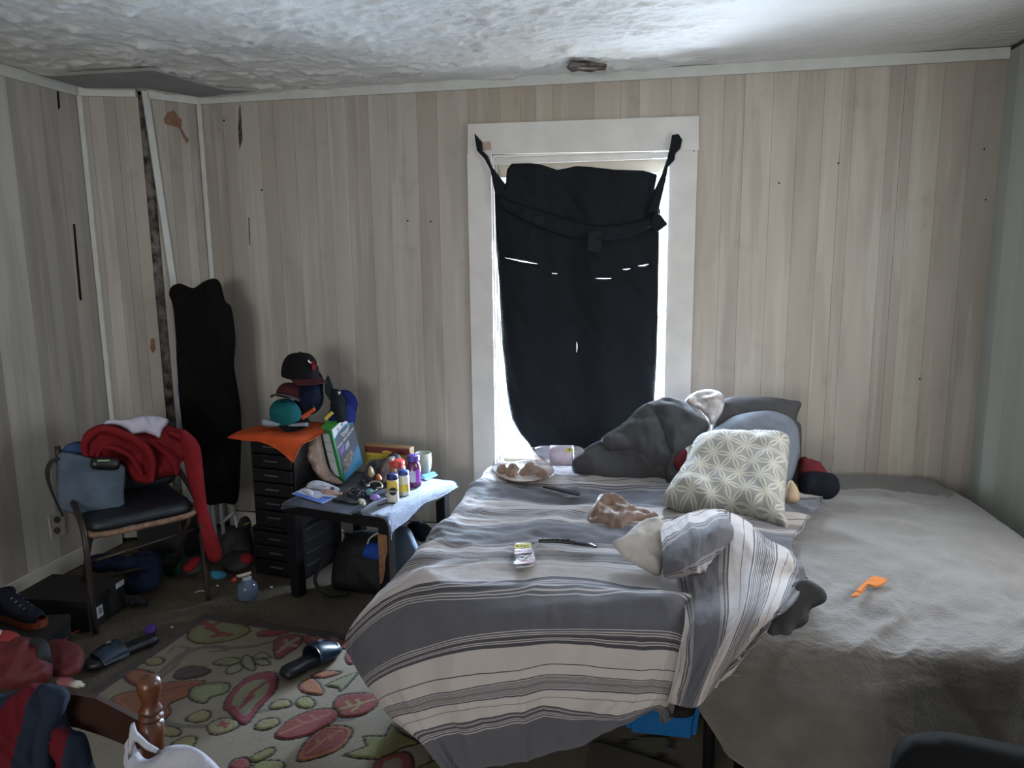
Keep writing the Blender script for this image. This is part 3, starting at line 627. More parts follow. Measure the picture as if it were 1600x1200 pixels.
# rolled charcoal sheet corner sticking out under the bunch
m_char = M('charcoal_sheet_cotton', (60, 59, 60), 0.9, var=0.08, vs=12)
cs = tag(puff('fitted_sheet', [(1170, 1022), (1190, 990), (1215, 945), (1240, 912), (1262, 906), (1288, 922), (1290, 940), (1266, 953), (1262, 972), (1242, 988), (1248, 1004), (1222, 1016), (1195, 1026)], Pz(1220, 965, .56), (0, -.7, .7), 0.022, m_char, wr=0.012, wf=9, seed=14, R=.04), 'crumpled charcoal sheet corner poking out right of the striped comforter', 'sheet')

# plush blanket on the right bed
rows = []
def xr(*xs): return xs
for y, z in ((3.81, .44), (3.6, .475), (3.3, .50), (3.0, .515), (2.7, .53), (2.4, .54), (2.15, .548), (2.0, .552), (1.93, .545), (1.89, .50)):
    re = 1.335-(3.8-y)*0.02 if y > 2.9 else 1.32
    rows.append([(0.18, y, z-.02), (0.40, y, z), (0.58, y, z), (0.80, y, z+.004), (1.02, y, z+.004), (1.20, y, z-.002), (re-0.03, y, z-.02), (re, y, z-.16)])
def br(z, y, xo):
    rows.append([(0.06+xo*1.0, y+.05, z+.02), (0.22+xo*.8, y, z), (0.42+xo*.5, y-.02, z), (0.62+xo*.3, y, z), (0.82, y-.01, z), (1.02, y, z), (1.2, y, z), (1.32, y+.02, z-.01)])
br(.44, 1.87, 0.0); br(.36, 1.855, 0.03); br(.28, 1.845, 0.08)
rows.append([(0.17, 1.88, .26), (0.30, 1.84, .19), (0.48, 1.81, .13), (0.66, 1.83, .10), (0.84, 1.81, .10), (1.03, 1.83, .10), (1.2, 1.82, .1), (1.32, 1.84, .1)])
rows.append([(0.21, 1.88, .22), (0.36, 1.84, .13), (0.52, 1.80, .06), (0.68, 1.82, .03), (0.84, 1.80, .03), (1.03, 1.82, .03), (1.2, 1.81, .03), (1.32, 1.83, .03)])
G = np.array(rows, float); P = cmr2(G, 16, 26); n, m = P.shape[:2]
Nn = normals(P); Nn *= np.sign(Nn[..., 2].sum())
X, Y_, Z_ = P[..., 0], P[..., 1], P[..., 2]
front = np.clip((2.75-Y_)/0.6, 0, 1); drop = np.clip((0.545-Z_)/0.12, 0, 1)*(Y_ < 2.0)
W = 0.018*fbm(X*2.6+1, Y_*3.4, 3, 3)+front*(1-drop)*0.026*ridge(X*4.2-(Y_-1.9)*3.2+fbm(X*2, Y_*2, 7), Y_*1.0, 17)
W = W+0.006*ridge(X*5+Y_*3,Y_*4-X*2,41)-front*0.010*ridge(X*8-Y_*5, Y_*3, 51)-drop*np.clip((X-.24)/.2, .12, 1)*0.040*ridge(X*4.2+(Z_-.5)*1.7+0.5*fbm(X*1.3, Z_*2, 4), Z_*0.8, 29)+0.0022*fbm(X*55, Y_*55+Z_*55, 2, 2)
W *= np.clip((1.30-X)/0.05, 0.1, 1)
P = P+Nn*W[..., None]
P[..., 0] = np.minimum(P[..., 0], XR-0.03)
tag(grid('plush_blanket', P, m_blanket, None, thick=0.012), 'plush plain grey blanket over the right bed with creases toward its foot', 'blanket')
# wooden comb
m_comb = M('orange_wood', (196, 116, 52), 0.5, var=0.2, vs=30, stretch=(1, 6, 1))
cmb = thing('wooden_comb', 'orange wooden wide comb lying on the grey blanket', 'comb')
zc = 0.562
slab('comb_body', [Pz(a, b, zc) for a, b in ((1341, 921), (1352, 911), (1365, 902), (1386, 907), (1383, 912), (1374, 917), (1366, 918), (1356, 915), (1350, 920), (1345, 927), (1338, 926))], (0, 0, 0.006), m_comb, cmb)
for k in range(4): slab('tooth', [Pz(1342+k*3.0, 922-k*.7, zc), Pz(1344+k*3.0, 923-k*.7, zc), Pz(1331+k*3.2, 934-k*.4, zc-.002), Pz(1329+k*3.2, 933-k*.4, zc-.002)], (0, 0, 0.004), m_comb, cmb)

# ------------------------------------------------------------------ pillows and heaps on the left bed
m_pcharc = M('charcoal_pillowcase', (72, 71, 72), 0.9, var=0.05, vs=14, bump=0.08, bs=200)
m_pblue = M('grey_pillowcase', (112, 117, 126), 0.9, var=0.05, vs=14)
def lattice_material():
    m = bpy.data.materials.new('ring_lattice_pillowcase'); m.use_nodes = True; nt = m.node_tree; N = nt.nodes; L = nt.links; b = N['Principled BSDF']; b.inputs['Roughness'].default_value = 0.9
    uv = N.new('ShaderNodeTexCoord'); mp = N.new('ShaderNodeMapping'); mp.inputs['Scale'].default_value = (13.5, 13.5, 1); mp.inputs['Rotation'].default_value = (0, 0, 0.2); L.new(uv.outputs['UV'], mp.inputs[0])
    def vm(op, a, bb=None):
        x = N.new('ShaderNodeVectorMath'); x.operation = op; L.new(a, x.inputs[0])
        if bb is not None: x.inputs[1].default_value = bb
        return x.outputs['Value'] if op == 'LENGTH' else x.outputs[0]
    def mt(op, a, bb):
        x = N.new('ShaderNodeMath'); x.operation = op
        for i, q in enumerate((a, bb)):
            if isinstance(q, (int, float)): x.inputs[i].default_value = q
            else: L.new(q, x.inputs[i])
        return x.outputs[0]
    hits = None                                            # overlapping rings on a triangular lattice: six-petal flowers
    s3 = math.sqrt(3)
    for ox, oy in ((0, 0), (0.5, s3/2)):
        for ax in (0, ):
            p = vm('ADD', mp.outputs[0], (ox+0.5, oy+s3/2, 0)); p = vm('DIVIDE', p, (1, s3, 1)); p = vm('FRACTION', p); p = vm('SUBTRACT', p, (0.5, 0.5, 0)); p = vm('MULTIPLY', p, (1, s3, 0))
            for nx_, ny_ in [(a_, b_*s3) for a_ in (-1, 0, 1) for b_ in (-1, 0, 1)]:
                q = vm('ADD', p, (nx_, ny_, 0)); l = vm('LENGTH', q); a_ = mt('ABSOLUTE', mt('SUBTRACT', l, 0.96), 0); h = mt('LESS_THAN', a_, 0.042); hits = h if hits is None else mt('MAXIMUM', hits, h)
    mx = N.new('ShaderNodeMix'); mx.data_type = 'RGBA'; L.new(hits, mx.inputs['Factor']); mx.inputs['A'].default_value = lin((146, 145, 141)); mx.inputs['B'].default_value = lin((186, 182, 170)); L.new(mx.outputs['Result'], b.inputs['Base Color'])
    n2 = N.new('ShaderNodeTexNoise'); n2.inputs['Scale'].default_value = 30; L.new(uv.outputs['Object'], n2.inputs[0]); bp = N.new('ShaderNodeBump'); bp.inputs['Strength'].default_value = 0.2; bp.inputs['Distance'].default_value = 0.006
    L.new(n2.outputs['Fac'], bp.inputs['Height']); L.new(bp.outputs[0], b.inputs['Normal']); return m
m_lat = lattice_material()
# back charcoal pillow
tag(puff('pillow', [(1110, 672), (1118, 640), (1135, 622), (1180, 620), (1210, 621), (1234, 625), (1252, 629), (1247, 645), (1245, 657), (1252, 668), (1252, 720), (1252, 772), (1220, 790), (1150, 790), (1112, 740)], (0.45, 3.36, .7), (0.0, -0.93, .36), 0.06, m_pcharc, wr=0.008, wf=6, R=0.06, seed=2),
    'charcoal pillow standing rearmost of the pillow stack, against the wall', 'pillow')
tag(puff('pillow', [(1100, 680), (1112, 674), (1140, 655), (1170, 648), (1205, 646), (1232, 655), (1247, 672), (1250, 700), (1248, 715), (1230, 760), (1180, 780), (1110, 760), (1096, 720)], (0.42, 3.22, .66), (0.0, -0.75, .66), 0.07, m_pblue, wr=0.012, wf=5, R=0.07, seed=5),
    'plain light grey pillow sandwiched between charcoal and patterned pillows', 'pillow')
tag(puff('pillow', [(1072, 722), (1085, 692), (1110, 682), (1150, 682), (1200, 681), (1228, 687), (1234, 692), (1230, 740), (1226, 790), (1232, 826), (1224, 830), (1205, 822), (1150, 808), (1090, 806), (1040, 790), (1036, 780), (1050, 755)], (0.28, 2.93, .66), (-0.05, -0.62, .78), 0.09, m_lat, wr=0.011, wf=5, R=0.08, seed=9),
    'light grey pillow with white overlapping ring pattern, frontmost of the stack', 'pillow')
m_beige = M('beige_soft_cloth', (178, 156, 128), 0.9, var=0.06)
tag(puff('rolled_cloth', [(1228, 762), (1236, 750), (1246, 762), (1250, 775), (1247, 784), (1236, 786), (1226, 784)], (0.5, 3.0, .6), (0, -.8, .6), 0.03, m_beige, wr=0.002), 'small beige cloth tucked right of the patterned pillow', 'cloth')
m_maroon = M('maroon_knit', (92, 34, 38), 0.9, var=0.1, vs=20); m_navyblk = M('black_knit', (24, 26, 34), 0.95, var=0.1, vs=20)
g = thing('crumpled_sweater', 'black and maroon sweater heaped beside the pillows on the bed', 'sweater')
puff('body', [(1248, 745), (1262, 738), (1285, 740), (1302, 744), (1312, 756), (1310, 770), (1296, 780), (1270, 778), (1250, 772)], (0.6, 3.22, .60), (0, -.75, .66), 0.06, m_navyblk, g, wr=0.008, wf=14, seed=3)
puff('maroon_collar', [(1250, 716), (1264, 718), (1282, 724), (1294, 742), (1296, 756), (1270, 748), (1250, 746)], (0.6, 3.25, .63), (0, -.8, .6), 0.05, m_maroon, g, wr=0.006, wf=14, seed=6)
tag(puff('red_shirt', [(1052, 722), (1066, 702), (1074, 706), (1070, 724), (1062, 738)], (0.17, 3.2, .68), (0, -.8, .5), 0.02, m_maroon, wr=0.003), 'sliver of a maroon shirt between grey bundle and patterned pillow', 'shirt')
# grey bundled duvet reaching up in front of the window
m_gduv = M('dark_grey_duvet', (70, 70, 72), 0.9, var=0.07, vs=10, bump=0.15, bs=90)
g = thing('bundled_duvet', 'dark grey duvet bundled on the bed in front of the window', 'duvet')
DN = (-0.1, -.8, .6)
puff('lower_fold', [(893, 733), (905, 712), (940, 690), (975, 680), (1010, 690), (1040, 715), (1048, 735), (1046, 755), (1020, 752), (1000, 758), (950, 757), (915, 748)], (0.0, 3.30, .60), DN, 0.08, m_gduv, g, wr=0.024, wf=6.0, R=0.08, seed=23)
puff('middle_fold', [(940, 690), (975, 664), (1000, 642), (1022, 640), (1040, 665), (1052, 700), (1058, 730), (1040, 742), (1018, 738), (1000, 722), (975, 712), (950, 712)], (0.0, 3.30, .65), DN, 0.10, m_gduv, g, wr=0.020, wf=6.5, R=0.07, seed=5)
puff('upper_fold', [(1000, 645), (1030, 628), (1050, 626), (1080, 636), (1102, 658), (1108, 668), (1095, 685), (1072, 700), (1060, 718), (1048, 715), (1036, 690), (1018, 664)], (0.0, 3.30, .68), DN, 0.10, m_gduv, g, wr=0.020, wf=6.0, R=0.07, seed=8)
puff('side_fold', [(1040, 716), (1060, 705), (1072, 716), (1080, 742), (1056, 758), (1040, 750)], (0.0, 3.26, .62), DN, 0.06, m_gduv, g, wr=0.012, wf=9, R=0.05, seed=3)
m_whp = M('white_printed_cotton', (206, 204, 206), 0.9, var=0.06, vs=30, col2=(160, 150, 148))
part_label(puff('open_end', [(1070, 628), (1080, 616), (1100, 609), (1122, 611), (1132, 622), (1130, 640), (1122, 655), (1112, 664), (1104, 654), (1094, 642), (1080, 634)], (0.24, 3.36, .85), (-0.2, -.85, .45), 0.03, m_whp, g, wr=0.016, wf=13, seed=5), 'white printed lining showing at the top end')
# things lying on the striped comforter
m_bag = M('clear_plastic_film', (150, 130, 120), 0.18, alpha=0.5, bump=0.7, bs=45, spec=0.8)
m_pastry = M('pastry_brown', (112, 80, 56), 0.8, var=0.3, vs=60)
g = thing('pastry_tray', 'clear plastic bag of pastries on a white tray by the window corner', 'food package')
m_foam = M('white_foam', (190, 184, 178), 0.6)
puff('tray', [(770, 737), (785, 728), (815, 725), (850, 728), (864, 736), (855, 746), (825, 752), (795, 750)], (-0.7, 3.2, .585), (0, 0, 1), 0.006, m_foam, g, wr=0.0)
for i, (x, y) in enumerate(((785, 735), (802, 733), (800, 742), (820, 740), (838, 736), (828, 731), (846, 741))):
    puff('pastry', circle(x, y, 9.5, 9, 0.62), (-0.7, 3.2, .598), (0, -.2, 1), 0.02, m_pastry, g, wr=0.006, wf=50, res=0.007, back=.2, seed=i)
puff('bag', [(768, 738), (774, 722), (790, 712), (812, 703), (832, 700), (838, 712), (852, 718), (866, 734), (856, 748), (825, 755), (790, 752)], (-0.7, 3.17, .61), (-.05, -.6, .8), 0.06, m_bag, g, wr=0.010, wf=13, seed=2, back=.2)
m_clear = M('clear_bottle_plastic', (214, 216, 222), 0.06, alpha=0.32, spec=0.8)
g = thing('water_bottle', 'clear plastic bottle with white label lying on the bed below the window', 'bottle')
a = Pz(836, 712, .635); b = Pz(921, 712, .645)
ax = (b-a)/np.linalg.norm(b-a); Lb = np.linalg.norm(b-a)
lathe('bottle_body', [(0.004, 0), (0.038, 0.003), (0.046, .02), (0.046, Lb*.5), (0.046, Lb*.72), (0.040, Lb*.83), (0.022, Lb*.95), (0.016, Lb), (0.004, Lb)], m_clear, tuple(a), g, axis=tuple(ax))
m_label = M('bottle_label', (196, 184, 204), 0.5, var=0.08, vs=60)
lathe('label', [(0.0462, Lb*.29), (0.0472, Lb*.291), (0.0472, Lb*.70), (0.0462, Lb*.701)], m_label, tuple(a), g, axis=tuple(ax))
lathe('bottle_cap', [(0.004, Lb), (0.019, Lb), (0.019, Lb+.02), (0.004, Lb+.021)], m_foam, tuple(a), g, axis=tuple(ax))
ctr = a+ax*Lb*.5-cf*0.0485
m_txt_dark = M('dark_print', (52, 48, 60), 0.7); m_yel = M('yellow_print', (196, 188, 60), 0.7); m_txt_w = M('white_print', (222, 222, 222), 0.7); m_purp = M('purple_print', (120, 84, 150), 0.7)
o_ = a+ax*Lb*.62+cup*0.024-cf*0.0415
slab('label_mark', [o_+crt*(-.014)+cup*.012, o_+crt*.016+cup*.012, o_+crt*.016-cup*.016, o_+crt*(-.014)-cup*.016], -cf*0.0012, m_yel, g)
for k in range(5): q = a+ax*Lb*(.36+.05*k)-cup*(0.014)-cf*0.0452; slab('label_mark', [q, q+crt*.004, q+crt*.004+cup*.014, q+cup*.014], -cf*0.001, m_purp, g)
text('lettering', 'T', o_-cf*0.002, crt, cup, 0.03, m_txt_dark, g)
# brown plastic bag
m_brbag = M('tan_plastic_bag', (122, 96, 80), 0.5, var=0.12, vs=14, bump=0.6, bs=50, alpha=0.82)
tag(puff('plastic_bag', [(918, 815), (920, 800), (930, 788), (936, 775), (955, 774), (975, 780), (990, 792), (1010, 796), (1030, 806), (1010, 812), (992, 822), (978, 838), (960, 838), (940, 830), (922, 824)], (0.0, 2.78, .60), (0, -.4, .92), 0.03, m_brbag, wr=0.016, wf=12, seed=7, back=.3, R=0.05), 'crumpled tan plastic shopping bag on the striped comforter', 'bag')
# black strap and slim black tool
m_blkpl = M('black_plastic', (22, 22, 26), 0.35, var=0.1)
g = thing('black_hair_tool', 'long black plastic hair tool lying right of the candy packet', 'hair tool')
tube('handle', [Pz(842, 845, .585), Pz(870, 845, .588), (Pz(900, 848, .588))], [.009, .011, .011], m_blkpl, g, flat=.7)
tube('blade', [Pz(898, 848, .588), Pz(920, 851, .588), Pz(932, 855, .586)], [.012, .016, .006], m_blkpl, g, flat=.4)
for k in range(6): lathe('ridge', [(0.002, 0), (0.004, .001), (0.003, .006), (.001, .007)], m_blkpl, tuple(Pz(848+k*8, 844.5, .595)), g, seg=8)
g = tag(slab('remote_sleeve', [Pz(a, b, .578) for a, b in ((848, 762), (850, 760), (903, 770), (906, 774), (902, 775))], (0, 0, 0.006), m_blkpl), 'thin black pointed object lying flat near the bottle and tray', 'pencil case')
# candy packet
g = thing('candy_packet', 'small red and silver candy packet with a yellow header on the comforter', 'packet')
m_red = M('dark_red_foil', (120, 30, 44), 0.35, var=0.2, vs=40); m_silv = M('silver_foil', (178, 176, 180), 0.3, var=0.35, vs=90, metal=0.3, bump=0.4, bs=120)
zk = .576
def qd(c): return [Pz(a, b, zk) for a, b in c]
puff('wrapper', [(804, 849), (830, 848), (833, 858), (837, 874), (834, 884), (820, 887), (803, 889), (804, 870)], (0, 2.4, zk), (0, 0, 1), 0.006, m_silv, g, res=.006, wr=.002, wf=40, sm=False, back=.1)
zk = .586; slab('header', qd([(804, 850), (829, 848.5), (830, 855.5), (804, 857)]), (0, 0, .001), m_yel, g)
slab('red_panel', qd([(804, 858), (831, 856.5), (832, 864), (804, 866)]), (0, 0, .001), m_red, g); slab('red_band', qd([(803, 877), (833, 873), (837, 877), (834, 880), (803, 882)]), (0, 0, .001), m_red, g)
text('lettering', '2-PAY', Pz(817, 853, zk+.0015), Pz(829, 853, zk)-Pz(805, 853.5, zk), (0, 1, 0), .018, m_txt_dark, g)
text('lettering', 'ZONES', Pz(818, 861, zk+.0015), Pz(829, 861, zk)-Pz(805, 861.5, zk), (0, 1, 0), .019, m_txt_w, g)
slab('dark_mark', qd([(812, 870), (822, 867.5), (826, 870), (818, 873)]), (0, 0, .001), m_txt_dark, g)
text('lettering', 'Z', Pz(819, 872, zk+.002), Pz(829, 861, zk)-Pz(805, 861.5, zk), (0, 1, 0), .05, m_txt_w, g)
# under and in front of the beds
m_bluebin = M('blue_plastic', (20, 92, 150), 0.45, var=0.05)
g = thing('storage_bin', 'blue plastic storage bin pushed under the beds', 'bin')
q1 = Py(985, 1150, 2.3); q2 = Py(1096, 1150, 2.3)
bx0, bx1 = -0.12, q2[0]
def taper(name, x0, x1, y0, y1, z0, z1, t, mat, parent):
    V = [(x0+t, y0+t, z0), (x1-t, y0+t, z0), (x1-t, y1-t, z0), (x0+t, y1-t, z0), (x0, y0, z1), (x1, y0, z1), (x1, y1, z1), (x0, y1, z1)]
    bm = bmesh.new(); vs_ = [bm.verts.new(v) for v in V]
    for f in ((3, 2, 1, 0), (0, 1, 5, 4), (1, 2, 6, 5), (2, 3, 7, 6), (3, 0, 4, 7)): bm.faces.new([vs_[i] for i in f])
    bmesh.ops.bevel(bm, geom=list(bm.edges), offset=0.02, segments=3, affect='EDGES')
    me = bpy.data.meshes.new(name); bm.to_mesh(me); bm.free(); me.materials.append(mat); return link(name, me, parent)
taper('tub', bx0, bx1, 2.24, 2.6, 0.0, 0.21, 0.02, m_bluebin, g)
box('rim', (bx0-.008, 2.23, .2), (bx1+.008, 2.61, .212), m_bluebin, g, bevel=.004)
m_rugdark = M('folded_dark_cloth', (38, 36, 34), 0.95)
puff('contents', [(1020, 1105), (1040, 1098), (1082, 1100), (1082, 1118), (1060, 1122), (1035, 1116)], (0, 2.2, .23), (0, -1, .3), .03, m_rugdark, g, wr=.004)
m_card = M('grey_brown_cardboard', (92, 84, 78), 0.9, var=0.06)
tag(slab('cardboard_sheet', [Pz(a, b, .018) for a, b in ((913, 1202), (922, 1168), (935, 1162), (1000, 1182), (1060, 1202), (1080, 1260), (900, 1260))], (0, 0, .006), m_card), 'flat grey brown cardboard sheet on the rug under the comforter hem', 'cardboard')
# black rounded seat back in the near right corner
g = thing('office_chair', 'black upholstered chair with rounded back in the bottom right corner', 'chair')
m_blkf = M('black_upholstery', (9, 9, 11), 0.85, spec=.2, var=0.15, vs=40)
d0 = 1.25
puff('backrest', [(1390, 1215), (1393, 1180), (1405, 1158), (1430, 1146), (1475, 1143), (1520, 1150), (1570, 1160), (1640, 1175), (1700, 1210), (1710, 1400), (1560, 1460), (1400, 1400), (1385, 1290)], Pz(1520, 1165, .62), (-.3, -.9, .25), .04, m_blkf, g, wr=0, R=.05, res=.02)
box('seat', (0.50, 1.08, .36), (0.88, 1.36, .43), m_blkf, g, bevel=.03, seg=3)
tube('post', [(.70, 1.24, .08), (.70, 1.24, .37)], .022, m_metal, g, sub=1)
for k in range(5):
    a_ = k*2*math.pi/5; tube('leg', [(.70, 1.24, .08), (.70+.22*math.cos(a_), 1.24+.22*math.sin(a_), .035)], .014, m_metal, g, sub=1)
    lathe('caster', [(.004, -.012), (.022, -.012), (.022, .012), (.004, .012)], m_blkpl, (.70+.22*math.cos(a_), 1.24+.22*math.sin(a_), .024), g, axis=(math.sin(a_), -math.cos(a_), 0), seg=14)

# ------------------------------------------------------------------ black cloth over the window
m_cloth = M('black_jersey', (23, 26, 30), 0.9, var=0.12, vs=6, bump=0.1, bs=200)
def wave(x, z): return 0.012*np.sin(x*16+0.6*np.sin(z*2))+0.006*np.sin(x*31+z*2)
cl = thing('black_window_cloth', 'black shirt-like cloth tied across the window casing as a curtain', 'curtain')
slits = [[(788, 402.4), (822, 408.4), (841, 412.6), (820, 409.8)], [(930, 434.6), (944, 434.8), (958, 434.8), (944, 435.7)],
         [(972, 420.8), (986, 419.4), (980, 421.2)], [(996, 415.6), (1014, 412.8), (1006, 415.4)], [(862, 426.8), (872, 427.6), (866, 428)], [(900.6, 534), (901.5, 542), (900.6, 552)]]
puff('panel', [(790, 290), (793, 265), (800, 256), (830, 255), (845, 257), (870, 265), (900, 259), (930, 262), (960, 265), (1005, 266), (1027, 272), (1022, 300), (1032, 330), (1028, 350), (1030, 365), (1029, 420), (1028, 480), (1026, 560), (1022, 635), (1010, 640), (1000, 680), (960, 715), (930, 725), (890, 728), (850, 722), (836, 706), (826, 691), (810, 675), (799, 655), (793, 630), (790, 600), (784, 540), (780, 460), (776, 400), (773, 330), (772, 302), (780, 300)],
     (0, YB-0.045, 1.3), (0, -1, 0), 0.004, m_cloth, cl, res=.014, R=.03, wr=0.008, wf=3.2, st=(1.6, 0.5), seed=12, holes=slits, fn=wave, sm=False)
puff('tie', [(741, 208), (753, 222), (754, 236), (762, 243), (770, 262), (792, 290), (794, 310), (774, 306), (771, 290), (766, 265), (757, 248), (745, 235)], (0, YB-.048, 2), (0, -1, 0), .006, m_cloth, cl, wr=.002, wf=22, sm=False, res=.008)
puff('tie', [(1050, 211), (1060, 209), (1066, 218), (1063, 232), (1055, 240), (1054, 250), (1043, 262), (1041, 278), (1036, 300), (1028, 334), (1010, 334), (1021, 300), (1034, 272), (1042, 248), (1047, 228)], (0, YB-.050, 2), (0, -1, 0), .008, m_cloth, cl, wr=.003, wf=22, sm=False, res=.008)
puff('knot', [(1020, 330), (1032, 335), (1043, 350), (1034, 358), (1024, 364), (1016, 350)], (0, YB-.06, 1.7), (0, -1, 0), .006, m_cloth, cl, wr=0, sm=False)
puff('collar_fold', [(780, 305), (800, 315), (850, 330), (930, 352), (1000, 345), (1028, 330), (1022, 352), (985, 372), (930, 378), (860, 362), (800, 335), (778, 322)], (0, YB-.062, 1.7), (0, -1, 0), .012, m_cloth, cl, wr=.007, wf=9, st=(.6, 2), seed=8, fn=wave)
m_clothp = M('black_patch_satin', (28, 31, 35), 0.8)
for q in ([(832, 340), (848, 336), (852, 348), (838, 352)], [(920, 362), (942, 362), (938, 396), (918, 392)]):
    slab('patch', [Py(a, b, YB-.083) for a, b in q], (0, .002, 0), m_clothp, cl)
# ------------------------------------------------------------------ drawer towers
m_bp = M('black_drawer_plastic', (20, 20, 23), 0.35, var=0.1, vs=20)
m_hdl = M('grey_handle_plastic', (74, 72, 74), 0.4)
def tower(name, label, o, u, v, wd, dp, z0, z1, nd, hz):
    t = thing(name, label, 'drawers'); o = np.array(o, float); u = np.array(u, float); v = np.array(v, float); Z = np.array([0, 0, 1.0])
    lbox('side_panel', o+Z*z0, u*.008, v*dp, Z*(z1-z0), m_bp, t, .002); lbox('side_panel', o+u*(wd-.008)+Z*z0, u*.008, v*dp, Z*(z1-z0), m_bp, t, .002)
    lbox('top_panel', o+Z*(z1-.012), u*wd, v*dp, Z*.012, m_bp, t, .003); lbox('base_panel', o+Z*z0, u*wd, v*dp, Z*.015, m_bp, t, .003); lbox('back_panel', o+v*(dp-.006)+Z*z0, u*wd, v*.006, Z*(z1-z0), m_bp, t)
    for k in range(3): lbox('side_ridge', o+u*wd+Z*(z0+(z1-z0)*(.2+.26*k))+v*.03, u*.004, v*(dp-.06), Z*.012, m_bp, t, .001)
    h = (z1-z0-.03)/nd
    for k in range(nd):
        zb = z0+.017+k*h; d = lbox('drawer', o+u*.011-v*.008+Z*zb, u*(wd-.022), v*(dp-.03), Z*(h-.008), m_bp, t, .004)
        lbox('handle', o+u*(wd*.5-.038)-v*.022+Z*(zb+h*.45), u*.076, v*.014, Z*.007, m_hdl, d, .003)
    return t
uu = np.array([.985, -.17, 0]); vv = np.array([.17, .985, 0])
tower('drawer_tower', 'lower black plastic drawer unit standing on the carpet left of the table', (-1.975, 3.235, 0), uu, vv, .285, .33, 0.0, .245, 3, 0)
tower('drawer_tower', 'tall upper black plastic drawer tower carrying the caps', np.array([-1.965, 3.25, 0]), uu, vv, .25, .29, .246, .70, 6, 0)

# orange cloth over the tower top
m_orange = M('orange_cloth', (178, 74, 38), 0.85, var=0.12, vs=18)
ob = np.array([-1.99, 3.225, 0]); 
def tw(a, b, z): return ob+uu*a+vv*b+np.array([0, 0, z])
rows = [[tw(-.05, .31, .70), tw(.05, .31, .715), tw(.15, .31, .715), tw(.25, .31, .715), tw(.31, .32, .70)],
        [tw(-.06, .2, .70), tw(.05, .2, .717), tw(.15, .2, .72), tw(.25, .2, .717), tw(.33, .2, .70)],
        [tw(-.07, .08, .705), tw(.05, .08, .717), tw(.15, .08, .72), tw(.25, .08, .717), tw(.34, .1, .69)],
        [tw(-.06, -.005, .70), tw(.05, -.005, .715), tw(.15, -.01, .715), tw(.25, -.01, .71), tw(.34, 0, .68)],
        [tw(-.07, -.025, .69), tw(.04, -.03, .685), tw(.14, -.03, .685), tw(.24, -.03, .65), tw(.31, -.03, .60)]]
tag(ctrl('orange_cloth', rows, 8, 8, m_orange, None, wramp=.006, wf=(4, 2), thick=.006, flip=1), 'bright orange cloth draped over the top of the drawer tower', 'cloth')
m_ltgrey = M('light_blue_grey_cloth', (132, 142, 154), 0.9, var=.1)
tag(puff('folded_cloth', [(411, 657), (418, 654), (430, 658), (450, 662), (480, 660), (486, 664), (470, 668), (440, 667), (414, 667)], (-1.85, 3.24, .735), (0, -1, .35), .03, m_ltgrey, wr=.004, wf=20), 'light blue grey cloth folded under the teal cap', 'cloth')

# caps
def cap(label, name, loc, fwd, up, crown, brim, s=1.0, under=None, button=None, squash=1.0):
    t = thing(name, label, 'cap'); f = np.array(fwd, float); f /= np.linalg.norm(f); u = np.array(up, float); u -= (u@f)*f; u /= np.linalg.norm(u); l = np.cross(u, f)
    loc = np.array(loc, float); W = lambda x, y, z: loc+s*(f*x+l*y+u*z)
    n, m = 12, 36; P = np.zeros((n, m, 3))
    for i in range(n):
        ph = math.pi/2*i/(n-1)*0.985
        for j in range(m):
            a = 2*math.pi*j/m; seam = 1-0.012*(abs(math.cos(3*a)) > .96); r = math.cos(ph)**.62*seam; fl = .06*(0.5+0.5*math.cos(a))
            P[i, j] = W(.098*r*math.cos(a), .080*r*math.sin(a), squash*(.108*math.sin(ph)**.9*(1+fl)-.0*r))
    grid('crown', P, crown, t, closed_j=True)
    inn = np.array([loc+(P[0, j]-loc)*.97 for j in range(m)]); mesh('lining', np.concatenate([inn+u*.012*s, [loc+u*.05*s]]), [(j, (j+1) % m, m) for j in range(m)], under or crown, t)
    B = np.zeros((9, 17, 3))
    for i in range(9):
        for j in range(17):
            a = math.radians(-68+136*j/16); k = i/8; x0 = .098*math.cos(a); y0 = .080*math.sin(a); ex_ = .072*math.cos(a)**.45; B[i, j] = W(x0*.98+ex_*k, y0*(1+.02*k), .004-.012*(y0/.08)**2*(.6+k)-.006*k)
    grid('brim', B, brim, t, thick=-.004)
    lathe('button', [(.001, 0), (.007*s, 0), (.006*s, .004*s), (.001, .006*s)], button or brim, tuple(W(0, 0, .112*squash)), t, axis=tuple(u), seg=10)
    return t, W, f, l, u
F_ = lambda n, c, **k: M(n, c, .85, var=.08, vs=40, **k)
m_cblk, m_cmar, m_cteal, m_cgrey, m_cnavy, m_croyal, m_cdk = F_('cap_black', (14, 15, 17)), F_('cap_maroon', (68, 32, 38)), F_('cap_teal', (18, 84, 90)), F_('cap_grey', (84, 84, 90)), F_('cap_navy', (14, 20, 44)), F_('cap_royal', (26, 38, 100)), F_('cap_dark_green', (14, 20, 22))
bull, W, f, l, u = cap('black cap with a red bull head emblem, topmost of the stack', 'baseball_cap', Py(469, 588, 3.36), (.9, -.50, -.10), (0.02, 0, 1), m_cblk, m_cmar, 1.04)
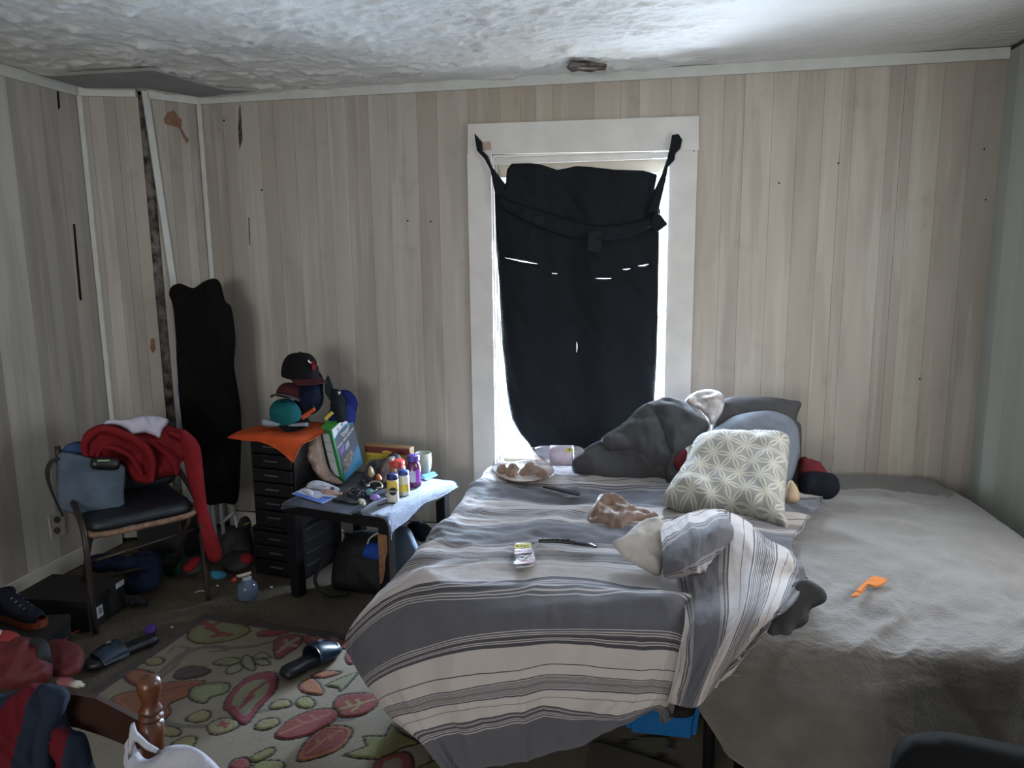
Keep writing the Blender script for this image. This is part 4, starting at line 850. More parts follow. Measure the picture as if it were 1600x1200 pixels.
# bull head emblem with white horns: raised patch on the crown front
m_bull = M('bull_red', (112, 28, 40), .9); m_horn = M('horn_white', (224, 222, 218), .7)
def onfront(px, py, off=.004):
    # a point on the crown surface seen at this pixel
    d = ray(px, py); c = Py(469, 588, 3.36); best = None
    for k in np.linspace(3.0, 3.9, 700):
        p = CAMP+d*k; q = p-c; x, y, z = q@f/.098/1.04, q@l/.080/1.04, q@u/.108/1.04
        if x*x+y*y+max(z, 0)**2 < 1.22 and z > -.1: best = p; break
    if best is None: best = CAMP+d*3.35
    return best-d/np.linalg.norm(d)*off
def emb(name, px, mat, t): return slab(name, [onfront(a, b) for a, b in px], -cf*.002, mat, t)
emb('bull_head', [(486.5, 565), (490, 564), (493, 565), (495, 565.5), (496, 568), (494.5, 570), (494, 575), (492, 579), (489.5, 579.5), (488, 575), (487, 571), (485.5, 568)], m_bull, bull)
emb('horn', [(481.5, 562), (483, 562.5), (484, 565), (487, 565.5), (487, 567.8), (483.5, 567), (481.5, 565)], m_horn, bull); emb('horn', [(495, 566), (496.3, 566.3), (497.6, 567), (497.5, 570), (496, 571), (495.2, 569)], m_horn, bull)
cap('grey cap with maroon edge seen from behind the teal cap', 'baseball_cap', Py(455, 622, 3.37), (.1, -.8, .25), (0.1, .35, 1), m_cmar, m_cgrey, .92, squash=.7)
tl, W, f, l, u = cap('teal cap with an orange and black band, lowest at the front', 'baseball_cap', Py(447, 651, 3.30), (.86, -.45, -.25), (-.05, -.35, 1), m_cteal, m_cblk, .88, squash=.86)
slab('orange_band', [Py(471, 650, 3.17), Py(490, 637, 3.17), Py(492, 642, 3.17), Py(473, 656, 3.17)], (0, .008, 0), m_orange, tl); slab('black_band', [Py(470, 645, 3.172), Py(488, 633, 3.172), Py(490, 637, 3.172), Py(471, 650, 3.172)], (0, .008, 0), m_cblk, tl)
cap('navy cap in the middle of the stack under the bull cap', 'baseball_cap', Py(482, 618, 3.42), (.2, -.2, 1), (.5, -.8, .1), m_cnavy, m_cnavy, .9)
dk, W, f, l, u = cap('dark cap standing on edge with its brim upright', 'baseball_cap', Py(524, 636, 3.46), (-.25, .1, 1), (.95, .2, -.1), m_cdk, m_cdk, .95, squash=.5)
slab('yellow_tag', [Py(506, 654, 3.33), Py(517, 643, 3.33), (Py(521, 646, 3.33)), Py(510, 657, 3.33)], (0, .006, 0), M('yellow_tag', (196, 170, 60), .7), dk)
rb, W, f, l, u = cap('royal blue cap leaning at the right end of the stack', 'baseball_cap', Py(535, 650, 3.52), (.25, -.15, 1), (.3, -1, .1), m_croyal, m_croyal, .86, squash=.8)
slab('small_emblem', [Py(528, 612, 3.36), Py(532, 612, 3.36), Py(531, 616, 3.36), Py(529, 616, 3.36)], (0, .003, 0), m_horn, rb)

# ------------------------------------------------------------------ low black table
m_tab = M('black_foil_table', (18, 18, 22), 0.3, var=0.1, vs=20)
m_chip = M('exposed_particle_board', (128, 94, 70), 0.9, var=.2, vs=60)
tu = np.array([.975, -.22, 0]); tv = np.array([.22, .975, 0]); TO = np.array([-1.68, 3.02, 0]); Zv = np.array([0, 0, 1.0])
tb = thing('side_table', 'low square black side table beside the bed, cluttered with food jars', 'table')
lbox('tabletop', TO+Zv*.40, tu*.555, tv*.55, Zv*.05, m_tab, tb, .003)
for a_, b_ in ((0.004, .004), (.50, .004), (.004, .495), (.50, .495)):
    lg = lbox('leg', TO+tu*a_+tv*b_, tu*.05, tv*.05, Zv*.398, m_tab, tb, .003)
    if a_ > .4 and b_ < .1:
        c = TO+tu*.502+tv*.0; part_label(lg, 'leg with its black foil chipped off')
        slab('chipped_patch', [c+Zv*.375, c+tu*.046+Zv*.375, c+tu*.046+Zv*.30, c+tu*.034+Zv*.27, c+tu*.030+Zv*.22, c+tu*.018+Zv*.17, c+tu*.008+Zv*.15, c+Zv*.15], -tv*.0015, m_chip, lg)
ZTB = .4505
m_terry = M('blue_grey_terry_cloth', (92, 102, 124), .95, var=.15, vs=25, bump=.5, bs=200, sheen=.4)
def tt_(a, b, z): return TO+tu*a+tv*b+Zv*z
rows = [[tt_(.36, .56, .456), tt_(.43, .565, .457), tt_(.50, .565, .457), tt_(.565, .57, .455), tt_(.59, .57, .43)],
        [tt_(.34, .42, .456), tt_(.42, .42, .457), tt_(.50, .42, .458), tt_(.56, .42, .456), tt_(.572, .42, .42)],
        [tt_(.36, .28, .456), tt_(.42, .28, .458), tt_(.50, .28, .460), tt_(.555, .28, .456), tt_(.566, .28, .43)],
        [tt_(.38, .14, .456), tt_(.44, .14, .458), tt_(.50, .14, .460), tt_(.555, .14, .456), tt_(.568, .14, .40)],
        [tt_(.40, .03, .456), tt_(.45, .025, .458), tt_(.51, .02, .458), tt_(.556, .01, .455), tt_(.570, .02, .39)],
        [tt_(.43, -.002, .45), tt_(.47, -.004, .453), tt_(.53, -.006, .452), tt_(.562, -.012, .43), tt_(.574, -.006, .36)]]
tag(ctrl('towel', rows, 9, 9, m_terry, None, wramp=.004, wf=(3, 3), small=.002, thick=.004), 'blue grey terry towel spread under the jars at the table right side', 'towel')
rows = [[tt_(0.005, .54, .452), tt_(.12, .545, .4522), tt_(.25, .545, .4522), tt_(.36, .54, .4522)], [tt_(0.0, .3, .452), tt_(.12, .3, .4525), tt_(.25, .3, .4525), tt_(.36, .3, .4522)],
        [tt_(0, .02, .4525), tt_(.12, .0, .4525), tt_(.25, -.002, .4525), tt_(.38, -.002, .452)], [tt_(-.015, -.01, .42), tt_(.12, -.006, .445), tt_(.25, -.006, .445), tt_(.38, -.006, .445)]]
m_darkmat = M('dark_grey_mat', (62, 66, 76), .45, var=.25, vs=9)
tag(ctrl('place_mat', rows, 6, 6, m_darkmat, None, wramp=.001, thick=.002), 'dark grey shiny mat covering the left half of the table', 'mat')
# rolled black thing hanging at the far right end of the table
tag(puff('rolled_jacket', [(690, 752), (697, 756), (700, 770), (698, 785), (690, 790), (680, 782), (676, 770), (682, 758)], (-1.03, 3.46, .40), (.2, -1, .2), .03, m_navyblk, wr=.004, wf=20, back=1), 'dark rolled jacket sleeve hanging at the far right table corner', 'jacket')

# cereal box with printed faces
O = Pz(536.5, 754, .458)
Wv = Py(567, 723.5, O[1]+.14)-O; Hv = Py(516.5, 673, O[1]+.03)-O; Dv = Py(512.5, 736, O[1]+.045)-O
Dv = np.array([-.078, .040, .0])
cb = thing('cereal_box', 'green and navy cereal box leaning in a plastic bag on the table', 'box')
m_green = M('box_green', (40, 128, 66), .5); m_navyp = M('box_navy_print', (34, 42, 60), .5); m_cyan = M('box_cyan', (30, 112, 150), .5); m_wpr = M('box_white_print', (196, 200, 206), .5); m_picn = M('box_picture', (120, 120, 140), .5, var=.9, vs=60, col2=(190, 96, 60))
lbox('carton', O, Wv, Dv, Hv, m_green, cb, .002)
nW = np.cross(Wv, Hv); nW /= np.linalg.norm(nW); nW *= -np.sign(nW@cf)
def fp(a, b, off=.0008): return O+Wv*a+Hv*b+nW*off
def face(name, pts, mat, off=.0008): return slab(name, [fp(a, b, off) for a, b in pts], nW*.0006, mat, cb)
face('front_print', [(0.0, 0), (1, 0), (1, 1), (0.0, 1)], m_cyan)
face('navy_panel', [(.10, .17), (.72, .30), (1.0, .38), (1.0, .80), (.6, .86), (.3, .85), (.0, .78), (.0, .0), (.08, .0)], m_navyp, .0016)
face('green_edge', [(0, 0), (.055, 0), (.055, 1), (0, 1)], m_green, .0024)
face('picture_strip', [(.055, .82), (.3, .88), (.62, .90), (1, .85), (1, 1), (.055, 1)], m_wpr, .0024)
for a_, b_, r_ in ((.3, .92, .05), (.5, .94, .055), (.72, .945, .05)): face('picture', [(a_+r_*math.cos(k), b_+.6*r_*math.sin(k)) for k in np.linspace(0, 5.5, 8)], m_picn, .0032)
face('photo_panel', [(.14, .08), (.66, .24), (.66, .42), (.14, .34)], M('dark_photo', (26, 24, 30), .5, var=.8, vs=70, col2=(130, 110, 100)), .0032)
for a_, c_ in ((.16, m_purp), (.42, m_ltgrey), (.68, m_txt_dark)): face('capsule_panel', [(a_, .46), (a_+.2, .50), (a_+.2, .60), (a_, .57)], c_, .0032)
for s_, y_, sz in (('Disney+', .77, .026), ('for', .715, .012), ('Disney+ Subscription For', .655, .0175), ('you and the family', .60, .009)):
    pass
nD = np.cross(Dv, Hv); nD /= np.linalg.norm(nD); nD *= -np.sign(nD@cf)
slab('side_panel_print', [O+Dv*a+Hv*b+nD*.001 for a, b in ((.22, .10), (.85, .10), (.85, .92), (.22, .92))], nD*.0006, m_wpr, cb)
for k in range(1, 4): slab('print_line', [O+Dv*a+Hv*b+nD*.002 for a, b in ((.25, .2+.18*k), (.82, .2+.18*k), (.82, .207+.18*k), (.25, .207+.18*k))], nD*.0004, m_txt_dark, cb)
slab('top_flap', [O+Hv*1.002+Wv*a+Dv*b for a, b in ((0, 0), (1, 0), (1, 1), (0, 1))], Hv*.004, M('box_top_green', (70, 170, 70), .45), cb)
for s_, a_, y_, sz in (('Disney+', .60, .79, .022), ('on us with', .58, .735, .010), ('Disney+ Subscription For', .53, .67, .0145)):
    tp = fp(a_, y_, .0028); text('lettering', s_, tp, Wv+Hv*.10, Hv, sz, m_txt_w, cb)
m_bagb = M('beige_grocery_bag', (150, 130, 120), .3, var=.2, vs=12, bump=.4, bs=50, alpha=.85)
tag(puff('grocery_bag', [(484, 680), (488, 668), (499, 672), (505, 700), (515, 735), (538, 756), (518, 756), (502, 747), (491, 728), (481, 710), (479, 694)], O+Dv*.8+np.array([-.02, -.02, .1]), (-.3, -1, .1), .045, m_bagb, wr=.012, wf=14, seed=3, back=.3), 'beige plastic grocery bag around the left side of the cereal box', 'bag')
# yellow and maroon carton behind
g = thing('food_carton', 'yellow and maroon food carton lying at the back of the table', 'box')
m_yb = M('carton_yellow', (190, 164, 62), .5); m_mb = M('carton_maroon', (104, 44, 44), .5); m_tanb = M('carton_tan', (150, 118, 84), .6)
c0 = Py(571, 729, 3.565); c1 = Py(641, 727, 3.53); up = np.array([0, 0, .135]); wv_ = c1-c0; wv_[2] = 0; dn = np.array([wv_[1], -wv_[0], 0]); dn /= np.linalg.norm(dn)
c0[2] = .455
lbox('carton', c0, wv_, -dn*.05, up, m_tanb, g, .002)
def yf(pts, m_, off): return slab('printed_panel', [c0+wv_*a+up*b+dn*off for a, b in pts], dn*.0006, m_, g)
yf([(0.01, .02), (.99, .02), (.99, .72), (.01, .72)], m_yb, .0006); yf([(0.01, .70), (.99, .70), (.99, .95), (.01, .95)], m_mb, .0006); yf([(.38, .62), (.62, .62), (.6, .80), (.5, .84), (.4, .80)], m_yb, .0014)
for k in range(4): yf([(.05, .55-.09*k), (.26, .55-.09*k), (.26, .58-.09*k), (.05, .58-.09*k)], M('carton_olive_text', (120, 110, 50), .6), .0014)
text('lettering', 'MACARONI', c0+wv_*.5+up*.72+dn*.0022, wv_, up, .014, m_mb, g)
# jars
def jar(name, label, base, h, r, body, lid, prof=None, lidh=.18, liquid=None, squ=0.0, lidr=1.0):
    t = thing(name, label, 'jar'); b = tuple(base)
    if prof is None: prof = [(.0, .0), (.92, .0), (1, .04), (1, .70), (.86, .80), (.80, .83)]
    pr = [(max(.001, a*r), z*h) for a, z in prof]; pr.append((.001, pr[-1][1])); lathe('jar_body', pr, body, b, t, squ=squ)
    z0 = (1-lidh)*h; lathe('lid', [(.001, z0), (r*.86*lidr, z0), (r*.88*lidr, z0+.003), (r*.88*lidr, h-.004), (r*.84*lidr, h), (.001, h)], lid, b, t)
    if liquid is not None: lathe('contents', [(.001, .004), (r*.9, .005), (r*.93, h*.03), (r*.93, h*liquid[1]), (.001, h*liquid[1])], liquid[0], b, t)
    return t
def wrap(t, base, r, z0, z1, mat, nm='label'): lathe(nm, [(r*.98, z0), (r*1.02, z0+.0005), (r*1.02, z1), (r*.98, z1+.0005)], mat, tuple(base), t)
def facing(base, r, z, a0, a1, z0, z1, mat, t, nm):   # curved printed patch on a jar, facing the eye
    th = math.atan2(-base[1], -base[0]); P = np.array([[(base[0]+r*math.cos(th+a), base[1]+r*math.sin(th+a), base[2]+zz) for a in np.linspace(a0, a1, 9)] for zz in (z0, z1)]); return grid(nm, P, mat, t)
m_lidblue = M('blue_lid', (36, 62, 130), .4); m_lidnavy = M('navy_lid', (28, 36, 92), .4); m_lidred = M('red_lid', (178, 52, 46), .4); m_lidpur = M('purple_lid', (78, 54, 134), .4)
m_ylab = M('mustard_label', (206, 178, 76), .5); m_wjar = M('cream_jar', (214, 214, 206), .3); m_blk = M('label_black', (24, 26, 34), .6)
m_spice = M('pale_seasoning', (206, 202, 190), .4)
b0 = Pz(614.5, 783, ZTB+.011); cyl = [(.0, .0), (.95, .0), (1, .02), (1, .82)]
j = jar('seasoning_jar', 'seasoning bottle with navy lid and yellow label, nearest the table edge', b0, .125, .0255, m_spice, m_lidnavy, cyl, .19, lidr=1.12); wrap(j, b0, .0255, .045, .099, m_ylab)
th0 = math.atan2(-b0[1], -b0[0])
grid('round_logo', np.array([[(b0[0]+.0268*math.cos(th0+r_*math.cos(a)/.0268), b0[1]+.0268*math.sin(th0+r_*math.cos(a)/.0268), b0[2]+.053+r_*math.sin(a)) for a in np.linspace(0, 2*math.pi, 25)] for r_ in (.0185, .012, .006, .0005)]), m_blk, j)
c_ = b0-np.array([b0[0], b0[1], 0])/np.hypot(b0[0], b0[1])*.0275+Zv*.053; text('lettering', 'SEASON', c_, crt, Zv, .009, m_txt_w, j)
b1 = Pz(631.5, 773, ZTB+.011); j = jar('mayonnaise_jar', 'small white jar with bright blue lid behind the seasoning bottle', b1, .115, .0265, m_wjar, m_lidblue, [(0, 0), (.9, 0), (1, .05), (1, .45), (.92, .55), (1, .72), (.86, .84)], .16, lidr=1.05)
facing(b1, .0275, 0, -.7, .9, .02, .055, m_ylab, j, 'label')
b2 = Pz(647, 759, ZTB+.011); j = jar('jelly_jar', 'grape jelly jar with purple lid and purple label', b2, .150, .036, M('purple_jelly_glass', (92, 34, 74), .12, var=.3, vs=30, coat=.6), m_lidpur, [(0, 0), (.92, 0), (1, .04), (1, .60), (.78, .76), (.70, .80)], .17, lidr=.95)
facing(b2, .0368, 0, -1.0, .25, .028, .082, M('grey_white_label', (176, 172, 190), .5), j, 'label'); facing(b2, .0370, 0, .25, 1.0, .024, .088, M('violet_label', (146, 66, 170), .5), j, 'label')
b3 = Pz(621, 752, ZTB+.011); j = jar('peanut_butter_jar', 'peanut butter jar with red lid behind the two small jars', b3, .105, .042, M('peanut_brown', (134, 84, 60), .3, coat=.5), m_lidred, None, .26, lidr=1.05)
b4 = Pz(662, 739, ZTB+.011); j = thing('glass_cup', 'pale frosted glass cup behind the purple jelly jar', 'glass')
m_frost = M('pale_frosted_glass', (190, 196, 184), .25, alpha=.6)
lathe('cup_body', [(.001, 0), (.026, 0), (.032, .006), (.040, .03), (.043, .06), (.042, .105), (.039, .105), (.040, .06), (.030, .012), (.001, .01)], m_frost, tuple(b4), j)
lathe('wax', [(.001, .012), (.030, .013), (.039, .05), (.039, .062), (.001, .062)], M('pale_green_wax', (176, 182, 160), .6), tuple(b4), j)
def flat(name, label, cat, pts, z, mat, th=.002, group=None, tilt=0):
    return tag(slab(name, [Pz(a, b, z) for a, b in pts], (0, 0, th), mat), label, cat, group)
m_pblue2 = M('blue_paper', (84, 116, 196), .6); m_paper = M('white_paper', (186, 188, 200), .7); m_cyanp = M('cyan_paper', (96, 152, 200), .6)
g = thing('paper_stack', 'thin stack of light blue papers at the right back of the towel', 'papers')
for k, q in enumerate(([(656, 746), (680, 739), (684, 743), (666, 751)], [(658, 742), (678, 737), (682, 740), (664, 747)])): slab('sheet', [Pz(a, b, ZTB+.0105+k*.003) for a, b in q], (0, 0, .002), m_cyanp, g)
g = thing('blue_leaflet', 'blue and white leaflet lying on the left front of the table', 'leaflet')
slab('sheet', [Pz(a, b, ZTB+.006) for a, b in ((456, 772), (478, 761), (527, 776), (504, 787))], (0, 0, .0015), m_paper, g)
slab('printed_panel', [Pz(a, b, ZTB+.008) for a, b in ((506, 776), (522, 777), (504, 786), (493, 783))], (0, 0, .0008), m_pblue2, g)
slab('printed_panel', [Pz(a, b, ZTB+.008) for a, b in ((457, 772), (464, 769), (500, 781), (492, 783))], (0, 0, .0008), m_pblue2, g)
g = thing('receipt', 'crumpled white paper with dark print on top of the blue leaflet', 'papers')
puff('sheet', [(479, 761), (486, 752), (500, 751), (522, 759), (531, 765), (524, 770), (505, 772), (500, 766)], (-1.5, 3.2, ZTB+.014), (0, -.3, .95), .006, m_paper, g, wr=.004, wf=30, res=.009)
for q in ([(503, 757), (509, 756), (511, 760), (505, 761)], [(516, 762), (521, 761), (523, 765), (518, 766)], [(497, 752), (503, 753), (501, 755)]): slab('dark_print', [Pz(a, b, ZTB+.0235) for a, b in q], (0, 0, .001), m_txt_dark, g)
tag(puff('tissue', [(472, 768), (477, 764), (487, 766), (490, 773), (484, 775), (478, 771)], (-1.6, 3.1, ZTB+.02), (0, -.5, .8), .010, m_paper, wr=.004, wf=40, res=.008), 'crumpled white tissue at the left end of the table', 'tissue')
tag(puff('snack_wrapper', [(502, 767), (508, 764), (520, 767), (535, 770), (530, 774), (512, 773), (503, 771)], (-1.5, 3.1, ZTB+.018), (0, -.4, .9), .008, M('brown_pink_wrapper', (130, 96, 92), .4, var=.5, vs=60, col2=(190, 160, 150)), wr=.004, wf=40, res=.008), 'brown and pink snack wrapper in front of the cereal box', 'wrapper')
# black bag of clutter behind the jars
m_blkbag = M('black_shiny_bag', (26, 27, 30), .3, var=.9, vs=16, bump=.5, bs=50, col2=(62, 62, 66))
tag(puff('black_bag', [(562, 764), (566, 748), (574, 730), (582, 718), (600, 718), (612, 712), (620, 716), (616, 740), (606, 758), (585, 768)], (-1.42, 3.40, .5), (-.1, -.8, .6), .05, m_blkbag, wr=.014, wf=16, seed=4, back=.4), 'heap of shiny black plastic bag behind the red lidded jar', 'bag')
tag(puff('clear_bag', [(594, 742), (600, 722), (608, 714), (616, 718), (608, 745), (600, 756)], (-1.36, 3.36, .53), (-.1, -.8, .6), .02, m_bag, wr=.008, wf=20, seed=9), 'small clear plastic bag beside the red lidded jar', 'bag')
tag(lathe('round_container', [(.001, 0), (.038, 0), (.04, .01), (.036, .03), (.02, .04), (.001, .042)], m_blk, tuple(Py(617, 722, 3.45)), axis=(-.1, -.7, .6)), 'round black lid propped against the yellow carton', 'lid')
def lump(name, label, cat, x, y, r, h, mat, sy=.5, z=ZTB+.006, sm=7): return tag(puff(name, circle(x, y, r, sm, sy), (-1.4, 3.1, z+h*.3), (0, -.2, 1), h, mat, res=.004, wr=.001, wf=60, back=.3), label, cat)
m_sil = M('silver_metal', (170, 172, 176), .25, metal=.7); m_tan = M('tan_plastic', (168, 146, 118), .5); m_blk2 = M('dark_grey_plastic', (40, 40, 46), .3); m_lil = M('lilac_plastic', (142, 122, 190), .35); m_teal2 = M('teal_plastic', (86, 140, 140), .4); m_cream2 = M('cream_plastic', (186, 180, 160), .4)
lump('lilac_vape', 'lilac oval plastic gadget with dark buttons on the table front', 'gadget', 586, 778, 8.5, .016, m_lil)
lump('teal_case', 'teal and lilac round case just behind the lilac gadget', 'case', 578, 770, 7.5, .018, m_teal2)
lump('cream_ball', 'small cream shiny bauble at the table front edge', 'ornament', 565, 785, 7, .016, m_cream2); lump('pearl', 'tiny white bead beside the cream bauble at the front edge', 'bead', 569, 789, 3.5, .012, m_foam, .9)
lump('onion_bulb', 'pale round bulb among the dark clutter behind', 'onion', 580, 740, 5.5, .03, m_tan, .9, ZTB+.03); lump('tin_lid', 'small silver lid left of the seasoning bottle', 'lid', 604, 771, 5, .006, m_sil, .9)
lump('silver_ring', 'small shiny silver ring in the dark clutter', 'ring', 574, 759, 4, .01, m_sil); lump('brown_nugget', 'orange brown wrapped candy near the black bag', 'candy', 592, 748, 5, .02, M('orange_brown', (150, 86, 50), .5), .7, ZTB+.02)
lump('grey_lighter', 'grey plastic lighter lying in the middle of the clutter', 'lighter', 562, 770, 9, .012, m_blk2, .35)
tag(tube('white_cable', [Pz(576, 756, ZTB+.02), Pz(584, 752, ZTB+.03), Pz(594, 754, ZTB+.03), Pz(597, 761, ZTB+.02), Pz(588, 763, ZTB+.015)], .004, m_cream2), 'short pale curled cable behind the silver lid', 'cable')
tag(tube('pen', [Pz(534, 772, ZTB+.012), Pz(556, 758, ZTB+.03)], .005, M('brown_pen', (110, 84, 72), .5), sub=1), 'brown pen leaning in the clutter', 'pen'); tag(tube('black_pen', [Pz(520, 781, ZTB+.01), Pz(560, 786, ZTB+.01)], .007, m_blk2, sub=1), 'thick black pen at the front of the dark mat', 'pen')
tag(tube('dark_pouch_strap', [Pz(590, 790, ZTB+.01), Pz(604, 787, ZTB+.01), Pz(618, 786, ZTB+.018)], .008, m_blk2, flat=.4), 'dark flat strap at the foot of the seasoning bottle', 'strap')
for i, (x0, y0, x1, y1) in enumerate(((540, 768, 553, 775), (548, 765, 566, 762), (556, 776, 571, 768), (572, 766, 590, 768))):
    rc = random.Random(i+3); cp_ = [Pz(x0+(x1-x0)*rc.random()+rc.uniform(-2, 2), (y0+y1)/2+rc.uniform(-4, 4), ZTB+.008+.022*rc.random()) for _ in range(13)]
    tag(tube('black_cable_bundle', cp_, .0034, m_blk2, seg=7, sub=6), ('dark tangled bundle just right of the pink snack wrapper', 'dark tangled bundle directly below the cereal box corner', 'dark tangled bundle left of the teal case', 'dark tangled bundle between the teal case and the silver lid')[i], 'bundle', 'dark tangled bundles on the table')

# under the table
m_bpk = M('black_nylon', (17, 18, 22), .7, var=.1)
g = thing('black_backpack', 'black backpack standing on the carpet under the table', 'backpack')
puff('body', [(520, 912), (522, 880), (530, 855), (545, 835), (565, 828), (600, 830), (612, 850), (612, 925), (590, 930), (550, 926), (528, 922)], (-1.38, 3.20, .12), (0, -.95, .3), .10, m_bpk, g, wr=.006, wf=7, back=.8)
tube('strap', [(-1.52, 3.12, .20), (-1.56, 3.04, .08), (-1.48, 3.02, .02), (-1.40, 3.06, .02)], .012, m_bpk, g, flat=.4)
g = thing('baseball_cap', 'blue and white cap on the backpack under the table', 'cap')
puff('crown', [(566, 868), (572, 852), (585, 846), (596, 852), (600, 870), (590, 876), (574, 872)], (-1.3, 3.03, .18), (0, -.8, .6), .03, F_('bright_blue_cap', (38, 74, 160)), g, wr=.002)
tube('white_brim_edge', [Py(574, 850, 3.0), Py(578, 841, 3.0), Py(588, 834, 3.0), Py(597, 831, 3.0)], .003, m_foam, g); 
tag(puff('grey_bag', [(614, 828), (625, 822), (640, 826), (648, 842), (655, 862), (650, 880), (630, 895), (614, 892)], (-1.07, 3.15, .16), (.1, -.95, .3), .05, M('slate_nylon', (74, 88, 108), .7, var=.1), wr=.010, wf=9, seed=3), 'slate blue bag under the right edge of the table', 'bag')
tag(puff('dark_jeans', [(636, 822), (650, 812), (668, 820), (680, 834), (668, 846), (655, 846), (645, 836)], (-1.05, 3.35, .26), (.1, -.95, .3), .04, m_navyblk, wr=.008, wf=9, seed=4), 'dark clothing bunched beside the far right table leg', 'clothes')
g = thing('clear_jar', 'clear plastic jar on the floor behind the table legs', 'jar'); bb = Py(526, 855, 3.62); bb[2] = 0.0; lathe('jar_body', [(.001, 0), (.04, 0), (.042, .01), (.042, .09), (.03, .11), (.001, .11)], m_clear, tuple(bb), g)

# ------------------------------------------------------------------ folding chair heaped with clothes
m_chairmetal = M('bronze_metal', (50, 40, 36), .45, metal=.3, var=.15); m_vinyl = M('navy_vinyl', (18, 23, 32), .5, var=.08)
m_worn = M('worn_tan_edge', (112, 86, 68), .7, var=.4, vs=40)
chd = thing('folding_chair', 'bronze metal folding chair with navy padded seat, heaped with clothes', 'chair')
fl = np.array([-2.315, 2.55, 0]); fr_ = np.array([-2.03, 2.915, 0]); cu = (fr_-fl)/np.linalg.norm(fr_-fl); cw = np.linalg.norm(fr_-fl); cbk = np.array([-cu[1], cu[0], 0])
def cp(a, b, z): return fl+cu*a*cw+cbk*b+Zv*z
for a_ in (0, 1):
    tube('leg', [cp(a_, 0, 0), cp(a_, .01, .2), cp(a_, .03, .45), cp(a_, .36, .60), cp(a_, .40, .73)], .0125, m_chairmetal, chd, sub=5); tube('rear_leg', [cp(a_+(.06 if a_ == 0 else -.06), .44, 0), cp(a_+(.06 if a_ == 0 else -.06), .05, .40)], .011, m_chairmetal, chd, sub=1)
tube('crossbar', [cp(0, .03, .30), cp(1, .03, .34)], .008, m_chairmetal, chd, sub=1); tube('crossbar', [cp(0.06, .34, .1), cp(.94, .34, .1)], .008, m_chairmetal, chd, sub=1)
tube('seat_frame', [cp(.06, .40, .46), cp(.04, .1, .43), cp(.10, .0, .42), cp(.5, -.015, .42), cp(.90, .0, .42), cp(.97, .1, .43), cp(.94, .40, .46)], .013, m_worn, chd, sub=8)
puff('seat', [cp(.07, .02, .435), cp(.5, .0, .435), cp(.93, .02, .435), cp(.97, .2, .44), cp(.92, .38, .445), cp(.5, .40, .445), cp(.08, .38, .445), cp(.03, .2, .44)], cp(.5, .2, .44), (0, 0, 1), .035, m_vinyl, chd, pts3=True, R=.03, res=.02)
bpz = [cp(.0, .385, .47), cp(.5, .375, .46), cp(1, .385, .47), cp(1.02, .40, .60), cp(.98, .41, .71), cp(.5, .41, .73), cp(.02, .41, .71), cp(-.02, .40, .60)]
puff('backrest', bpz, cp(.5, .395, .6), -cbk, .02, m_vinyl, chd, pts3=True, R=.03, res=.02)
m_redc = M('red_fleece', (112, 24, 30), .9, var=.12, vs=9, bump=.1, bs=150)
nrm = -cbk+np.array([.25, -.2, .35]); pc = cp(.5, .30, .72)
g = thing('red_sweatshirt', 'red sweatshirt thrown over the chair back with one sleeve hanging', 'sweatshirt')
puff('body', [(127, 705), (130, 680), (150, 665), (180, 661), (215, 668), (250, 664), (285, 672), (305, 690), (312, 705), (300, 715), (283, 722), (280, 742), (262, 745), (240, 752), (232, 757), (212, 752), (198, 738), (190, 722), (175, 715), (150, 718), (134, 720)], pc, nrm, .05, m_redc, g, wr=.017, wf=8, seed=17, R=.05, back=.3, res=.009)
def roll(pts, off, r, flat=.55, seed=0, nm='fold'): return tube(nm, [Pn(x, y, pc+nrm*(off+o_), nrm) for x, y, o_ in pts], r, m_redc, g, seg=14, flat=flat, sub=8)
roll([(134, 716, -.02), (133, 690, 0), (158, 671, .01), (195, 680, .015), (222, 696, .02), (237, 720, .015), (236, 753, 0)], .045, [.012, .020, .024, .022, .024, .022, .014], .7)
roll([(150, 716, -.01), (160, 699, 0), (186, 703, .01), (206, 717, .01), (222, 742, 0)], .045, [.010, .016, .016, .018, .012], .7)
roll([(236, 692, 0), (256, 704, .01), (272, 722, .01), (276, 742, -.01)], .040, [.012, .022, .022, .010], .7)
roll([(262, 675, 0), (284, 684, .0), (298, 702, -.01), (300, 722, -.02)], .035, [.012, .024, .024, .012], .7)
roll([(170, 670, -.01), (205, 684, 0), (240, 690, .0), (262, 682, -.01)], .040, [.010, .018, .018, .012], .7)
puff('sleeve', [(282, 674), (300, 680), (313, 700), (318, 740), (324, 790), (336, 830), (347, 860), (344, 876), (330, 878), (320, 862), (312, 830), (302, 780), (290, 735)], cp(1.0, .02, .5), (.5, -.85, .1), .028, m_redc, g, wr=.007, wf=8, seed=6, st=(1.6, .5), back=.8)
tag(puff('white_tshirt', [(162, 663), (170, 656), (195, 655), (215, 650), (240, 649), (262, 655), (262, 662), (254, 672), (250, 684), (240, 680), (225, 676), (205, 679), (198, 672), (182, 664)], pc+np.array([.02, -.03, .08]), nrm+np.array([0, 0, .5]), .025, M('white_cotton', (180, 178, 194), .9), wr=.009, wf=13, seed=5), 'white t-shirt lying on top of the red sweatshirt', 't-shirt')
tag(puff('jeans', [(90, 712), (100, 706), (130, 712), (160, 720), (192, 726), (196, 742), (194, 770), (194, 800), (180, 801), (150, 800), (120, 803), (105, 800), (92, 790), (88, 750)], cp(.18, .22, .62), -cbk+np.array([0, 0, .25]), .035, M('faded_grey_denim', (78, 90, 104), .85, var=.2, vs=10, bump=.15, bs=150), wr=.007, wf=6, seed=8, back=.4), 'folded faded grey blue jeans hanging over the chair left side', 'jeans')
